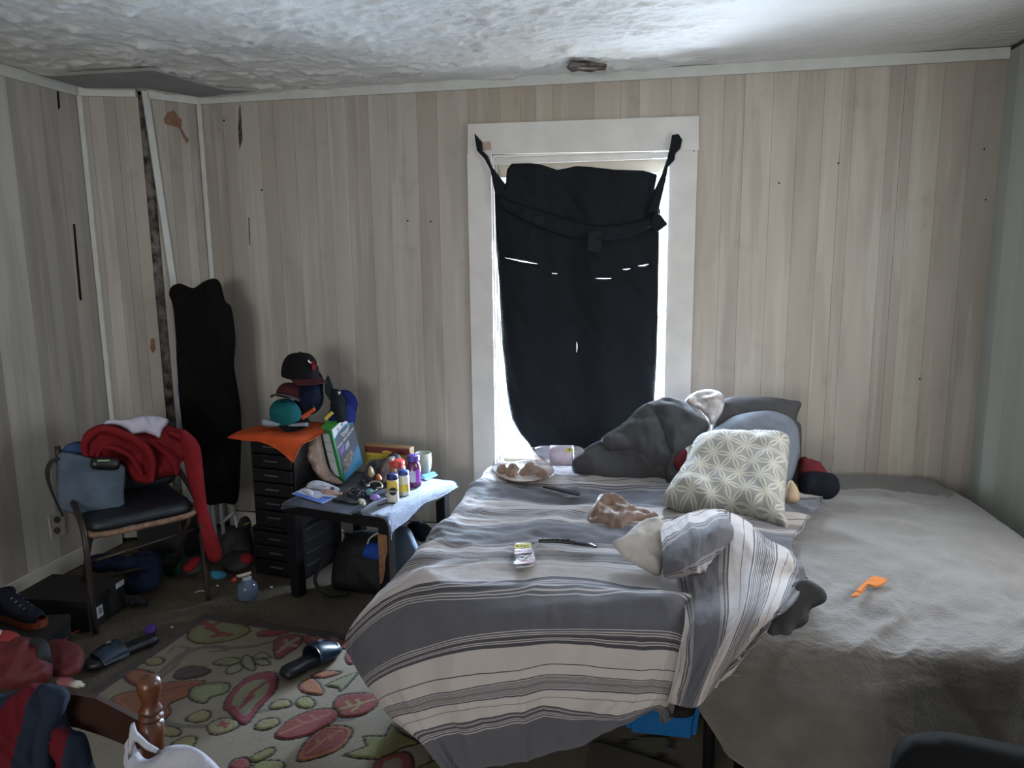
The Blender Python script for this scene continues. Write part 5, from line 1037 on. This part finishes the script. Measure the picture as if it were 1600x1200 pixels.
tag(puff('blue_cloth', [(98, 705), (106, 694), (126, 690), (135, 700), (130, 712), (110, 712)], cp(.12, .30, .74), nrm, .03, M('denim_blue', (52, 72, 110), .9), wr=.006, wf=12), 'blue cloth peeking out left of the red sweatshirt', 'cloth')
g = thing('black_pouch', 'black pouch with a pale green zip line on the chair clothes', 'pouch')
puff('body', [(141, 722), (146, 715), (172, 714), (186, 718), (188, 728), (180, 735), (150, 734), (142, 730)], cp(.3, .12, .66), -cbk+np.array([0, 0, .3]), .02, m_blkpl, g)
_q = cp(.3, .12, .66); slab('zip_line', [Pn(a, b, _q+(-cbk)*.03, -cbk+np.array([0, 0, .3])) for a, b in ((152, 718.5), (171, 718), (171, 720.5), (152, 721))], -cbk*.003, M('pale_green', (120, 150, 110), .6), g)
tag(tube('bag_strap', [Pn(a, b, cp(-.02, .24, .6), -cbk) for a, b in ((93, 716), (80, 722), (74, 738), (78, 760), (88, 785), (98, 806))], [.014, .02, .022, .016, .010, .014], m_bpk, flat=.4), 'black strap curving down the chair left side', 'strap')

# dark coat hung over a folded white stand in the corner
m_coat = M('black_brown_coat', (13, 10, 10), .95, var=.12, vs=5, spec=.15)
m_wtube = M('white_painted_tube', (150, 156, 160), .4)
g = thing('clothes_stand', 'folded white tubular stand behind the black coat', 'stand'); YC = 3.50
def cy(x, y, d=YC): return Py(x, y, d)
def fz(p): p = np.array(p); p[2] = 0.0; return p
tube('pole', [cy(300, 470, 3.58), fz(cy(338, 850, 3.50))], .011, m_wtube, g, sub=1); tube('pole', [cy(315, 475, 3.58), fz(cy(352, 860, 3.48))], .011, m_wtube, g, sub=1)
tube('brace', [cy(360, 780), cy(368, 812, 3.45), fz(cy(382, 845, 3.40))], .009, m_wtube, g, sub=1); tube('brace', [cy(345, 818, 3.44), cy(366, 800, 3.45)], .009, m_wtube, g, sub=1)
tube('crossbar', [cy(298, 474, 3.58), cy(328, 470, 3.58)], .010, m_wtube, g, sub=1)
tag(puff('long_coat', [(266, 460), (270, 447), (282, 443), (302, 450), (318, 440), (334, 435), (344, 442), (352, 470), (362, 482), (368, 530), (366, 570), (372, 610), (377, 650), (376, 720), (371, 783), (350, 786), (330, 789), (318, 780), (300, 740), (288, 680), (280, 600), (276, 520), (272, 478)], cy(320, 600, 3.50), (.15, -1, .08), .055, m_coat, wr=.012, wf=6, seed=13, st=(1.5, .35), back=.3, sm=True, R=.06), 'long black brown coat hanging in the left corner', 'coat')
tag(slab('blue_white_box', [cy(276, 600, 3.60), cy(283, 640, 3.60), cy(288, 690, 3.60), cy(282, 690, 3.60), cy(276, 640, 3.60)], (.01, .03, 0), M('blue_white_board', (90, 110, 150), .6, var=.5, vs=5, col2=(190, 190, 196))), 'narrow blue and white board edge behind the coat', 'board')

# ------------------------------------------------------------------ floor clutter on the left
m_sbox = M('black_shoe_carton', (22, 22, 24), .6, var=.1); m_lbl = M('white_label', (178, 180, 186), .6)
def shoebox(label, c, rot, w_, d_, h_, lid=.03):
    t = thing('shoe_box', label, 'box'); R_ = np.array([[math.cos(rot), -math.sin(rot), 0], [math.sin(rot), math.cos(rot), 0], [0, 0, 1]]); u_, v_ = R_[:, 0], R_[:, 1]; c = np.array(c, float)
    lbox('carton', c-u_*w_/2-v_*d_/2, u_*w_, v_*d_, Zv*(h_-.004), m_sbox, t, .002); lbox('lid', c-u_*(w_/2+.003)-v_*(d_/2+.003)+Zv*(h_-lid), u_*(w_+.006), v_*(d_+.006), Zv*lid, m_sbox, t, .002); return t, u_, v_, c
t, u_, v_, c = shoebox('larger black shoe box with white labels under the chair', (-2.53, 2.665, 0), .06, .35, .24, .135)
n_ = u_; o_ = c+u_*(.175+.0035)
def endl(y0, y1, z0, z1): return slab('label', [o_+v_*y0+Zv*z0, o_+v_*y1+Zv*z0, o_+v_*y1+Zv*z1, o_+v_*y0+Zv*z1], n_*.001, m_lbl, t)
L_ = endl(-.10, -.035, .035, .085); endl(.06, .115, .108, .132)
for k in range(3): slab('print', [o_+n_*.0012+v_*(-.06+.003*k*2)+Zv*z_ for z_ in (.05, .075)]+[o_+n_*.0012+v_*(-.058+.006*k+.001)+Zv*z_ for z_ in (.075, .05)], n_*.0004, m_txt_dark, L_)
t, u_, v_, c = shoebox('black shoe box carrying the orange soled sneakers at the left edge', (-2.50, 2.315, 0), .28, .36, .22, .12)
o_ = c-v_*.115; slab('label', [c+u_*.07-v_*.1145+Zv*.07, c+u_*.09-v_*.1145+Zv*.075, c+u_*.085-v_*.1145+Zv*.10, c+u_*.065-v_*.1145+Zv*.095], -v_*.001, m_lbl, t)
m_shoe = M('dark_navy_mesh_fabric', (22, 25, 36), .8, var=.3, vs=40); m_sole = M('orange_rubber', (120, 56, 34), .6); m_lace = M('grey_lace', (90, 92, 110), .8)
def sneaker(label, heel, toe, zb, s=1.0, tip=0):
    t = thing('sneaker', label, 'shoe', 'orange soled sneakers on the shoe box'); heel = np.array(heel, float); toe = np.array(toe, float); f = toe-heel; Ln = np.linalg.norm(f); f /= Ln; l = np.cross(Zv, f)
    st = [(0, .030, .0), (.1, .036, .0), (.35, .033, .0), (.6, .042, .0), (.8, .044, .0), (.95, .030, .0), (1, .008, 0)]
    out = [heel+f*Ln*a+l*b for a, b, _ in st]+[heel+f*Ln*a-l*b for a, b, _ in st[::-1]]
    slab('sole', [p+Zv*zb for p in out], Zv*.026, m_sole, t)
    prof = [(0.02, .026, .085), (.15, .032, .10), (.30, .032, .095), (.45, .034, .082), (.65, .040, .055), (.85, .038, .042), (.97, .02, .025)]
    P = np.array([[heel+f*Ln*a+l*b*math.cos(k)+Zv*(zb+.024+h_*max(0, math.sin(k))**.8) for k in np.linspace(0, math.pi, 13)] for a, b, h_ in prof]); P = cmr(P, 4); grid('upper', P, m_shoe, t)
    P0 = P[0]; mesh('heel_counter', P0, [tuple(range(13))], m_shoe, t)
    for k in range(4): a = .42+k*.09; h_ = np.interp(a, [q[0] for q in prof], [q[2] for q in prof]); tube('lace', [heel+f*Ln*a+l*.02+Zv*(zb+.022+h_*.93), heel+f*Ln*(a+.02)-l*.02+Zv*(zb+.022+h_*.93)], .003, m_lace, t, sub=1, seg=6)
    tube('collar', [heel+f*Ln*.05+l*.0+Zv*(zb+.11), heel+f*Ln*.2+l*.026+Zv*(zb+.115), heel+f*Ln*.38+Zv*(zb+.11), heel+f*Ln*.2-l*.026+Zv*(zb+.115)], .008, m_shoe, t, closed=True, seg=8, sub=5)
    return t
sneaker('navy sneaker with orange sole, nearer one on the shoe box', (-2.66, 2.26, 0), (-2.40, 2.19, 0), .122)
sneaker('navy sneaker with orange sole, farther one on the shoe box', (-2.63, 2.41, 0), (-2.37, 2.35, 0), .122)
tag(puff('navy_jeans', [(138, 880), (150, 868), (185, 866), (205, 872), (222, 862), (245, 862), (255, 880), (252, 905), (238, 922), (210, 928), (195, 925), (200, 905), (180, 892), (150, 895)], (-2.35, 3.0, .07), (0, -.6, .8), .05, M('navy_denim', (22, 32, 56), .9, var=.1), wr=.014, wf=9, seed=2, back=.6), 'navy jeans bunched on the floor behind the shoe box', 'jeans')
tag(puff('green_cloth', [(252, 875), (268, 864), (290, 866), (300, 880), (290, 897), (262, 898), (252, 890)], (-2.25, 3.2, .06), (0, -.6, .8), .03, M('dark_green_cotton', (24, 50, 36), .9), wr=.006), 'dark green cloth between the jeans and the red slippers', 'cloth')
tag(box('speaker_box', (-2.62, 3.22, .0), (-2.36, 3.36, .30), m_sbox, bevel=.01), 'plain black box standing behind the folding chair', 'box')
def slipper(label, px, y_, nrm_, red): 
    t = thing('slipper', label, 'shoe', 'red lined black slippers'); puff('upper', px, y_, nrm_, .03, m_bpk, t, back=.5); puff('lining', red, np.array(y_)+np.array(nrm_)*.02, nrm_, .018, m_redc, t, back=.3); return t
slipper('black slipper with red insole right of the green cloth', [(282, 886), (292, 874), (306, 868), (318, 868), (325, 878), (318, 892), (300, 900), (286, 898)], (-2.1, 3.1, .04), (0, -.5, .85), [(286, 888), (296, 876), (308, 870), (315, 872), (312, 882), (300, 892), (290, 894)])
slipper('black slipper with red insole left of the drawer tower', [(345, 880), (355, 866), (375, 862), (392, 866), (395, 880), (380, 892), (355, 895)], (-1.95, 3.15, .04), (0, -.6, .8), [(374, 876), (380, 866), (392, 865), (396, 874), (390, 881), (380, 881)])
tag(puff('black_jacket', [(340, 868), (345, 840), (362, 828), (380, 822), (392, 832), (397, 858), (392, 872), (370, 876), (350, 878)], (-2.03, 3.3, .12), (0, -.9, .4), .06, m_bpk, wr=.012, wf=9, seed=3, back=.4), 'black jacket crumpled between the white stand and the drawers', 'jacket')
g = thing('baseball_cap', 'dark purple cap with a lime line by the white stand', 'cap'); puff('crown', [(372, 826), (376, 812), (384, 806), (391, 812), (392, 824), (384, 830)], (-2.07, 3.36, .22), (0, -.8, .5), .03, F_('dark_plum_cap', (52, 44, 56)), g); slab('lime_line', [Py(381, 819, 3.32), Py(390, 816, 3.32), Py(390, 817.4, 3.32), Py(381, 820.6, 3.32)], (0, .003, 0), M('lime_print', (150, 190, 50), .5), g)
tag(puff('cyan_sandal', [(329, 895), (338, 892), (352, 894), (354, 900), (345, 905), (332, 904)], (-2.02, 3.03, .02), (0, -.4, .9), .018, M('cyan_foam', (44, 116, 142), .6), wr=0), 'small cyan foam piece on the floor beside the chair leg', 'foam piece')
g = thing('water_jug', 'clear blue plastic jug with white spray cap on the carpet', 'jug'); bj = Pz(388, 936, 0); 
m_jug = M('blue_clear_plastic', (96, 112, 140), .08, alpha=.55, spec=.9)
lathe('jug_body', [(.001, .003), (.034, .003), (.044, .012), (.046, .05), (.040, .075), (.024, .09), (.020, .095)], m_jug, tuple(bj), g); lathe('collar', [(.001, .094), (.022, .094), (.022, .106), (.001, .107)], m_clear, tuple(bj), g)
puff('spray_cap', [(369, 899), (378, 896), (391, 893), (391, 898), (384, 900), (374, 903)], bj+Zv*.115, (0, -1, .3), .010, m_foam, g, res=.005, back=1); puff('red_trigger', [(361, 905), (366, 901), (370, 904), (368, 910), (362, 910)], bj+Zv*.09, (0, -1, .3), .008, M('red_trigger', (140, 40, 34), .5), g, res=.005)
tag(tube('dark_tube_sock', [Pz(202, 944, .02), Pz(214, 938, .025), Pz(228, 942, .02)], [.012, .022, .018], M('charcoal_knit', (38, 40, 44), .9)), 'dark small tube like object beside the shoe box label', 'sock')
tag(lathe('bottle_cap', [(.001, .0), (.022, .0), (.023, .012), (.021, .014), (.001, .012)], M('violet_cap', (66, 36, 120), .4), tuple(Pz(236, 985, .012)), axis=(.2, -.6, .8)), 'violet round bottle cap on the carpet beside the rug', 'bottle cap')
for x, y, lb in ((269, 980, 'tiny white paper scrap right of the violet bottle cap'), (424, 917, 'tiny white paper scrap in front of the drawer tower'), (340, 915, 'tiny white paper scrap left of the water jug')): tag(puff('paper_scrap', circle(x, y, 2.6, 5, .6), (-1.9, 2.7, .004), (0, 0, 1), .003, m_foam, res=.003, wr=0), lb, 'scrap', 'white scraps on the carpet')
tag(tube('white_thread', [Pz(305, 926, .004), Pz(312, 923, .006), Pz(322, 924, .004)], .0018, m_foam), 'short white thread on the carpet by the chair leg', 'thread')
tag(tube('black_twig', [Pz(390, 969, .008), Pz(398, 970, .008), Pz(405, 969, .008), Pz(410, 967, .008)], .0025, m_blkpl), 'thin black twist tie near the rug border', 'tie')
# red backpack at the left edge
m_redn = M('red_nylon', (82, 18, 22), .7, var=.15, vs=14); m_redb = M('bright_red_fabric', (130, 38, 34), .7)
g = thing('red_backpack', 'red backpack with black strap slumped at the left edge of the picture', 'backpack')
puff('body', [(-60, 1010), (0, 1012), (30, 1000), (60, 1002), (78, 1015), (82, 1040), (78, 1062), (40, 1078), (0, 1085), (-60, 1090)], (-2.35, 2.08, .12), (.1, -.5, .8), .06, m_redn, g, wr=.014, wf=10, seed=5, R=.05)
puff('side_pocket', [(70, 1010), (90, 1000), (118, 1005), (131, 1018), (130, 1040), (118, 1055), (90, 1058), (72, 1050)], (-2.2, 2.1, .05), (.1, -.4, .9), .03, m_redn, g, wr=.006, wf=9); puff('bright_panel', [(-40, 995), (0, 985), (25, 988), (33, 1000), (15, 1015), (-10, 1030), (-40, 1032)], (-2.4, 2.1, .19), (.1, -.5, .8), .02, m_redb, g, wr=.004)
tube('strap', [Pz(50, 1000, .2), Pz(66, 1008, .19), Pz(70, 1030, .15), Pz(76, 1055, .07)], .022, m_bpk, g, flat=.25); tube('red_strap', [Pz(92, 1004, .06), Pz(104, 996, .03), Pz(114, 989, .02), (Pz(124, 985, .02))], [.012, .010, .008, .005], m_redb, g, flat=.4)
tag(puff('white_cloth', [(-40, 985), (0, 984), (12, 996), (8, 1004), (-40, 1008)], (-2.4, 2.13, .22), (.1, -.5, .8), .012, m_lbl), 'white cloth edge at the left picture edge above the red backpack', 'cloth')
g = thing('sanitizer_bottle', 'small clear bottle with white cap and pink end on the floor', 'bottle'); a = Pz(92, 1063, .02); b = Pz(116, 1068, .02); ax = (b-a)/np.linalg.norm(b-a); L_ = np.linalg.norm(b-a)
lathe('bottle_body', [(.001, 0), (.014, .002), (.016, .01), (.016, L_*.8), (.008, L_)], M('pinkish_clear', (190, 120, 130), .1, alpha=.5), tuple(a), g, axis=tuple(ax)); lathe('white_cap', [(.001, L_*.9), (.013, L_*.9), (.013, L_*1.35), (.007, L_*1.4), (.007, L_*1.6), (.001, L_*1.6)], m_foam, tuple(a), g, axis=tuple(ax))
# slide sandals
m_slide = M('dark_navy_rubber', (15, 20, 28), .45, var=.1); m_slide2 = M('navy_print_strap', (30, 50, 72), .35, var=.6, vs=26, col2=(16, 20, 26))
def slide(label, heel, toe, zb):
    t = thing('slide_sandal', label, 'sandal', 'pair of navy slide sandals'); heel = np.array(heel, float); toe = np.array(toe, float); f = toe-heel; Ln = np.linalg.norm(f); f /= Ln; l = np.cross(Zv, f)
    st = [(0, .012), (.03, .030), (.12, .040), (.35, .036), (.6, .046), (.8, .050), (.93, .038), (1, .012)]; out = [heel+f*Ln*a+l*b for a, b in st]+[heel+f*Ln*a-l*b for a, b in st[::-1]]
    puff('footbed', [p+Zv*zb for p in out], heel+Zv*zb, (0, 0, 1), .022, m_slide, t, pts3=True, R=.018, res=.010, back=.6)
    P = np.array([[heel+f*Ln*(a+.03*math.sin(k))+l*.052*math.cos(k)+Zv*(zb+.004+h_*math.sin(k)**.7) for k in np.linspace(0, math.pi, 17)] for a, h_ in ((.50, .048), (.57, .050), (.68, .042), (.78, .031), (.83, .026))]); P = cmr(P, 4)
    s_ = grid('strap', P, m_slide2, t, thick=.005); c = heel+f*Ln*.66+Zv*(zb+.062); 
    slab('silver_emblem', [c+f*.012, c+l*.010, c-f*.010, c-l*.012], Zv*.003, m_sil, t); return t
slide('navy slide sandal at the left rug border', Pz(246, 1001, 0), Pz(133, 1049, 0), .014)
slide('navy slide sandal lying on the rug in the middle', Pz(441, 1066, .01), Pz(531, 1018, .01), .024)

# ------------------------------------------------------------------ foreground: turned wooden post, board, clothes, white bag
m_wood = M('glossy_brown_wood', (84, 44, 22), .38, var=.3, vs=14, stretch=(4, 4, 1), coat=.2); m_board = M('dark_brown_board', (44, 24, 16), .8, var=.12, vs=10)
g = thing('wooden_footboard', 'turned brown wooden post and dark board in the bottom left foreground', 'bed frame')
pt = Py(232, 1056, 1.45); ph = pt[2]; pb = np.array([pt[0]-.03, 1.46, 0.0])
ax = (pt-pb)/np.linalg.norm(pt-pb); Hp = np.linalg.norm(pt-pb)
prof = [(.001, 0), (.024, 0), (.026, .05), (.026, Hp-.30), (.024, Hp-.22), (.027, Hp-.155), (.028, Hp-.122), (.021, Hp-.118), (.020, Hp-.114), (.028, Hp-.108), (.028, Hp-.104), (.020, Hp-.099), (.020, Hp-.096), (.027, Hp-.091), (.025, Hp-.085), (.018, Hp-.074), (.019, Hp-.064), (.026, Hp-.040), (.0275, Hp-.024), (.024, Hp-.010), (.014, Hp-.002), (.001, Hp)]
lathe('post', prof, m_wood, tuple(pb), g, axis=tuple(ax))
nb = np.array([.42, -.9, 0]); p0 = Py(200, 1145, 1.47)
slab('board', [Pn(a, b, p0, nb) for a, b in ((92, 1084), (118, 1086), (150, 1092), (178, 1106), (224, 1130), (222, 1172), (200, 1166), (160, 1150), (120, 1137), (60, 1130), (-40, 1120), (-40, 1084))], -nb*.02, m_board, g)
q = Pn(-40, 1100, p0, nb); lathe('post', prof, m_wood, (q[0], q[1], 0), g)
rail0 = Pn(180, 1128, p0, nb)
m_nav = M('navy_fleece', (28, 36, 50), .95, var=.1); m_redf = M('dark_red_fleece', (76, 18, 25), .95, var=.1)
def fg(p, d=.03): return np.array(p)+np.array([0, -d, 0])
pj = p0+nb*.04
g = thing('navy_red_sweater', 'navy and dark red striped sweater hanging over the foreground board', 'sweater')
m_strf = M('navy_red_striped_fleece', (60, 40, 50), .95, attr=True, bump=.2, bs=120)
REDZ = [[(-60, 1170), (0, 1118), (22, 1085), (45, 1060), (66, 1062), (50, 1092), (42, 1130), (30, 1172), (24, 1230), (-60, 1230)], [(78, 1142), (94, 1128), (112, 1138), (108, 1180), (104, 1230), (84, 1230), (66, 1172)]]
def strp(px, py, u_, v_):
    c = np.zeros((len(px), 3)); c[:] = lin((28, 36, 50))[:3]
    for z_ in REDZ: c[inpoly(px, py, z_)] = lin((82, 18, 26))[:3]
    return c
puff('body', [(-60, 1084), (0, 1084), (22, 1080), (45, 1068), (70, 1068), (100, 1074), (110, 1088), (104, 1112), (112, 1138), (134, 1148), (146, 1190), (154, 1215), (150, 1260), (-60, 1260)], pj, nb+np.array([0, 0, .2]), .04, m_strf, g, wr=.016, wf=9, st=(1.5, .35), seed=1, R=.035, res=.007, paint=strp)
puff('sleeve', [(60, 1072), (88, 1070), (106, 1080), (104, 1105), (90, 1135), (82, 1165), (84, 1215), (50, 1215), (52, 1150), (62, 1110)], pj+nb*.03, nb+np.array([0, 0, .2]), .022, m_nav, g, wr=.006, wf=9, st=(1.6, .4), seed=3, R=.03)
m_wbag = M('white_carrier_plastic', (164, 164, 174), .65, var=.06, vs=12, alpha=.9, bump=.3, bs=60)
g = thing('white_carrier_bag', 'white plastic carrier bag hanging from the wooden post', 'bag'); nbg = np.array([.1, -.9, .4]); pq = Py(235, 1165, 1.39)
puff('body', [(196, 1215), (196, 1165), (205, 1150), (214, 1170), (228, 1186), (245, 1180), (262, 1166), (292, 1164), (318, 1176), (345, 1202), (360, 1230), (330, 1250), (200, 1250)], pq, nbg, .022, m_wbag, g, wr=.013, wf=15, seed=3, R=.03, res=.007)
puff('handle', [(200, 1160), (204, 1130), (210, 1128), (214, 1142), (232, 1160), (252, 1172), (250, 1180), (228, 1172), (212, 1158), (206, 1180), (200, 1190)], pq+nbg*.03, nbg, .010, m_wbag, g, wr=.003, wf=20, sm=False, res=.007)
# ------------------------------------------------------------------ rug with tufted leaf pattern (colour woven in, pile carved around the motifs)
RC = np.array([-1.961, 2.773]); ra = np.array([.9967, -.078]); rb_ = np.array([-.081, -.9967])
RW, RD = 2.35, 2.6
us = np.concatenate([np.linspace(0, 1.50, 300), np.linspace(1.52, RW, 36)]); ws = np.concatenate([np.linspace(0, 1.12, 224), np.linspace(1.14, RD, 60)])
Ug, Wg = np.meshgrid(us, ws, indexing='ij')
RX = RC[0]+ra[0]*Ug+rb_[0]*Wg; RY = RC[1]+ra[1]*Ug+rb_[1]*Wg
C3 = np.zeros(RX.shape+(3,)); Hh = np.full(RX.shape, .010)
def L3(c): return np.array(lin(c)[:3])
BG, DK, CR, OG, GR, OL, MG, ST = L3((138, 126, 108)), L3((52, 44, 42)), L3((128, 56, 50)), L3((146, 92, 62)), L3((124, 124, 92)), L3((122, 118, 72)), L3((126, 50, 62)), L3((104, 96, 84))
C3[:] = BG; C3 *= (1+.10*fbm(RX*8, RY*8, 3)[..., None])
def fl2(pts): return np.array([Pz(a, b, .01)[:2] for a, b in pts])
def region(Q, pad=.05):
    lo = Q.min(0)-pad; hi = Q.max(0)+pad; return (RX > lo[0]) & (RX < hi[0]) & (RY > lo[1]) & (RY < hi[1])
def fillp(Q, c, outline=.007, oc=DK, raise_=.003):
    m_ = region(Q); x, y = RX[m_], RY[m_]
    if not len(x): return
    ins = inpoly(x, y, Q); d = segdist(x, y, Q); cc = C3[m_]; hh = Hh[m_]
    cc[ins] = c*(1+.12*fbm(x*30, y*30, 5)[ins][:, None]); hh[ins] = .010+raise_*np.clip(d[ins]/.01, 0, 1)
    if outline: k = d < outline*.5; cc[k] = oc; hh[k] = .0075
    C3[m_] = cc; Hh[m_] = hh
def linep(Q, wd, c):
    m_ = region(Q); x, y = RX[m_], RY[m_]; d = segdist(x, y, Q, False); cc = C3[m_]; cc[d < wd*.5] = c; C3[m_] = cc
def z7(p): return [(220+a/3.2, 920+b/3.2) for a, b in p]
def leafp(p, c, inner=None, ic=None, vein=None, vc=None, vw=.008, sm=3, ow=.008):
    Q = fl2(z7(p)); Q = cmr(Q, sm, True); fillp(Q, c, ow)
    if inner is not None:
        cen = Q.mean(0); fillp(cen+(Q-cen)*inner, ic, 0)
    if vein is not None:
        for v_ in vein: linep(fl2(z7(v_)), vw, vc)
# stems
for s_ in ([(100, 420), (200, 330), (320, 290), (420, 300), (560, 290), (700, 255), (800, 240)], [(120, 670), (200, 690), (330, 690)], [(420, 600), (560, 620), (700, 600), (760, 580)], [(980, 660), (1060, 650), (1100, 600)], [(60, 470), (160, 400), (240, 300)]): linep(fl2(z7(s_)), .022, ST)
linep(fl2(z7([(140, 320), (170, 290), (230, 295), (240, 325), (200, 335)])), .012, ST)
linep(fl2(z7([(320, 300), (360, 285), (430, 290), (440, 310), (350, 315)])), .012, ST)
leafp([(235, 235), (250, 200), (310, 155), (450, 165), (545, 200), (520, 235), (420, 265), (300, 275), (240, 255)], OL, .8, GR, [[(310, 165), (350, 190), (400, 240)], [(350, 190), (390, 175)], [(330, 200), (370, 215)], [(380, 225), (450, 235)], [(300, 180), (340, 185)], [(360, 245), (400, 235)]], CR, .022)
leafp([(585, 240), (610, 208), (740, 213), (700, 232)], CR, ow=.006)
leafp([(665, 300), (680, 250), (740, 230), (800, 235), (800, 280), (740, 320), (680, 355)], CR, None, None, [[(690, 320), (740, 280), (790, 250)], [(720, 260), (745, 285), (775, 290)], [(710, 300), (735, 275)]], BG, .018)
leafp([(820, 235), (930, 245), (940, 275), (830, 275)], CR, vein=[[(850, 250), (900, 270)], [(880, 245), (920, 262)]], vc=BG)
leafp([(940, 285), (1010, 255), (1035, 300), (980, 300)], CR); leafp([(1020, 340), (1050, 315), (1070, 370), (1035, 380)], CR)
leafp([(360, 375), (440, 345), (510, 360), (440, 385)], GR)
for a_ in ([(440, 430), (430, 405), (470, 380), (510, 385), (500, 410)], [(505, 375), (520, 335), (555, 345), (575, 400), (545, 410)], [(560, 350), (600, 318), (655, 345), (600, 350)], [(570, 365), (620, 355), (650, 378), (600, 385)]): leafp(a_, L3((134, 130, 104)), ow=.007)
leafp([(165, 440), (200, 400), (270, 385), (350, 410), (300, 440), (200, 455)], L3((82, 66, 62)), vein=[[(190, 440), (260, 415), (330, 408)]], vc=DK)
leafp([(90, 480), (180, 466), (322, 465), (250, 530), (140, 580), (150, 620), (80, 680), (20, 620), (-40, 640), (-150, 560), (-80, 520), (0, 510)], OG, .8, L3((136, 84, 58)), [[(0, 560), (100, 520), (260, 480)]], MG, .012)
leafp([(-90, 420), (-40, 400), (60, 420), (70, 470), (0, 490), (-60, 470)], CR, .7, OG)
leafp([(240, 540), (260, 495), (340, 475), (440, 475), (430, 520), (350, 545), (320, 575), (270, 565)], GR, .7, L3((140, 142, 104)))
leafp([(415, 590), (450, 520), (540, 440), (670, 420), (680, 500), (590, 600), (520, 685), (440, 620)], MG, .68, GR, [[(520, 570), (560, 520), (630, 470)], [(500, 600), (560, 540)]], MG, .014)
leafp([(790, 480), (860, 450), (910, 500), (900, 535), (810, 520)], OG); leafp([(850, 440), (900, 415), (1005, 418), (920, 450)], OG)
leafp([(925, 485), (1000, 450), (1085, 420), (1060, 455), (1000, 515), (985, 500)], GR)
leafp([(960, 590), (990, 540), (1080, 525), (1160, 530), (1190, 570), (1120, 630), (1000, 645)], CR, None, None, [[(985, 610), (1060, 590), (1160, 560)], [(1030, 570), (1050, 592)], [(1080, 560), (1100, 580)], [(1060, 615), (1100, 580)]], L3((140, 128, 84)), .012)
leafp([(665, 740), (740, 660), (860, 610), (970, 605), (980, 650), (880, 720), (750, 755)], CR, None, None, [[(700, 730), (820, 680), (950, 630)], [(780, 660), (830, 680)], [(850, 640), (880, 660)]], L3((146, 90, 70)), .010)
leafp([(780, 860), (830, 760), (920, 695), (1020, 690), (1060, 720), (1000, 800), (880, 850)], OG, .8, CR, [[(830, 830), (920, 760), (1010, 710)], [(880, 760), (900, 780)], [(940, 730), (950, 760)]], OG, .009)
for a_ in ([(640, 590), (680, 560), (740, 560), (745, 590), (660, 605)], [(775, 560), (830, 540), (870, 570), (850, 600), (790, 595)], [(565, 700), (600, 660), (680, 650), (690, 680), (620, 710)], [(225, 650), (300, 610), (350, 620), (330, 660), (260, 670)], [(85, 710), (140, 690), (200, 710), (180, 740), (110, 735)], [(150, 780), (230, 740), (280, 750), (250, 800), (180, 800)], [(110, 350), (70, 345), (20, 360), (40, 385), (110, 375)]): leafp(a_, L3((134, 126, 84)))
leafp([(330, 690), (400, 650), (480, 660), (485, 695), (370, 735)], L3((138, 128, 92)), None, None, [[(385, 690), (440, 680)], [(405, 672), (425, 700)]], CR, .012)
leafp([(1010, 835), (1130, 790), (1110, 740), (1220, 740), (1250, 680), (1320, 730), (1400, 770), (1300, 800), (1200, 855), (1080, 850)], OL, sm=1)
leafp([(440, 890), (470, 855), (540, 850), (540, 900), (470, 920)], CR); leafp([(540, 850), (650, 795), (665, 825), (580, 870)], OL); leafp([(560, 890), (620, 860), (710, 870), (700, 920), (580, 930)], OL)
leafp([(1165, 900), (1180, 860), (1250, 830), (1340, 820), (1365, 900), (1280, 960), (1180, 960)], CR, .5, BG); leafp([(1450, 800), (1500, 850), (1520, 960), (1460, 900)], BG)
# the hidden and shaded rest of the rug repeats the same kinds of leaves
rr = random.Random(9)
for k in range(60):
    a = rr.uniform(.25, RW-.15); b = rr.uniform(.35, RD-.15); cx, cy = RC+ra*a+rb_*b; px_, py_ = proj((cx, cy, 0))
    if px_ < 900 and py_ < 1215 and px_ > 40: continue
    ang = rr.uniform(0, 6.28); s_ = rr.uniform(.06, .14); base = np.array([(-1, 0), (-.5, .42), (.2, .5), (1, 0), (.2, -.45), (-.5, -.38)])*s_; Rm = np.array([[math.cos(ang), -math.sin(ang)], [math.sin(ang), math.cos(ang)]])
    Q = cmr(base@Rm.T+[cx, cy], 3, True); fillp(Q, [CR, OG, OL, GR, MG][k % 5], .008); linep(np.array([[-.8, 0], [.8, 0]])*s_@Rm.T+[cx, cy], .008, OL if k % 2 else DK)
bd = (Ug < .055) | (Wg < .055) | (Ug > RW-.055) | (Wg > RD-.055)
C3[bd] = L3((66, 54, 52))*(1+.08*fbm(RX[bd]*40, RY[bd]*40, 1)[:, None]); Hh[bd] = .011
C3 *= .60*(1+.12*(vnoise(RX*260, RY*260, 6)-.5))[..., None]
Hh = Hh+.0012*(vnoise(RX*200, RY*200, 7)-.5)+.002
eg = (Ug <= 0) | (Wg <= 0) | (Ug >= RW-1e-6) | (Wg >= RD-1e-6); Hh[eg] = -.004
m_rug = M('tufted_wool', (128, 120, 104), 1.0, attr=True, bump=.4, bs=250, sheen=.1)
rug = tag(grid('area_rug', np.stack([RX, RY, Hh], -1)[:, ::-1], m_rug, None, col=np.concatenate([C3, np.ones(C3.shape[:2]+(1,))], -1)[:, ::-1]), 'beige area rug with red, green and orange leaves and a dark brown border', 'rug')

# real meshes for all the lettering
dg = bpy.context.evaluated_depsgraph_get()
for o in [o for o in bpy.data.objects if o.type == 'FONT']:
    me = bpy.data.meshes.new_from_object(o.evaluated_get(dg)); n_ = o.name; p_ = o.parent; mtx = o.matrix_local.copy(); bpy.data.objects.remove(o)
    me.transform(mtx); q = link('lettering', me, p_)
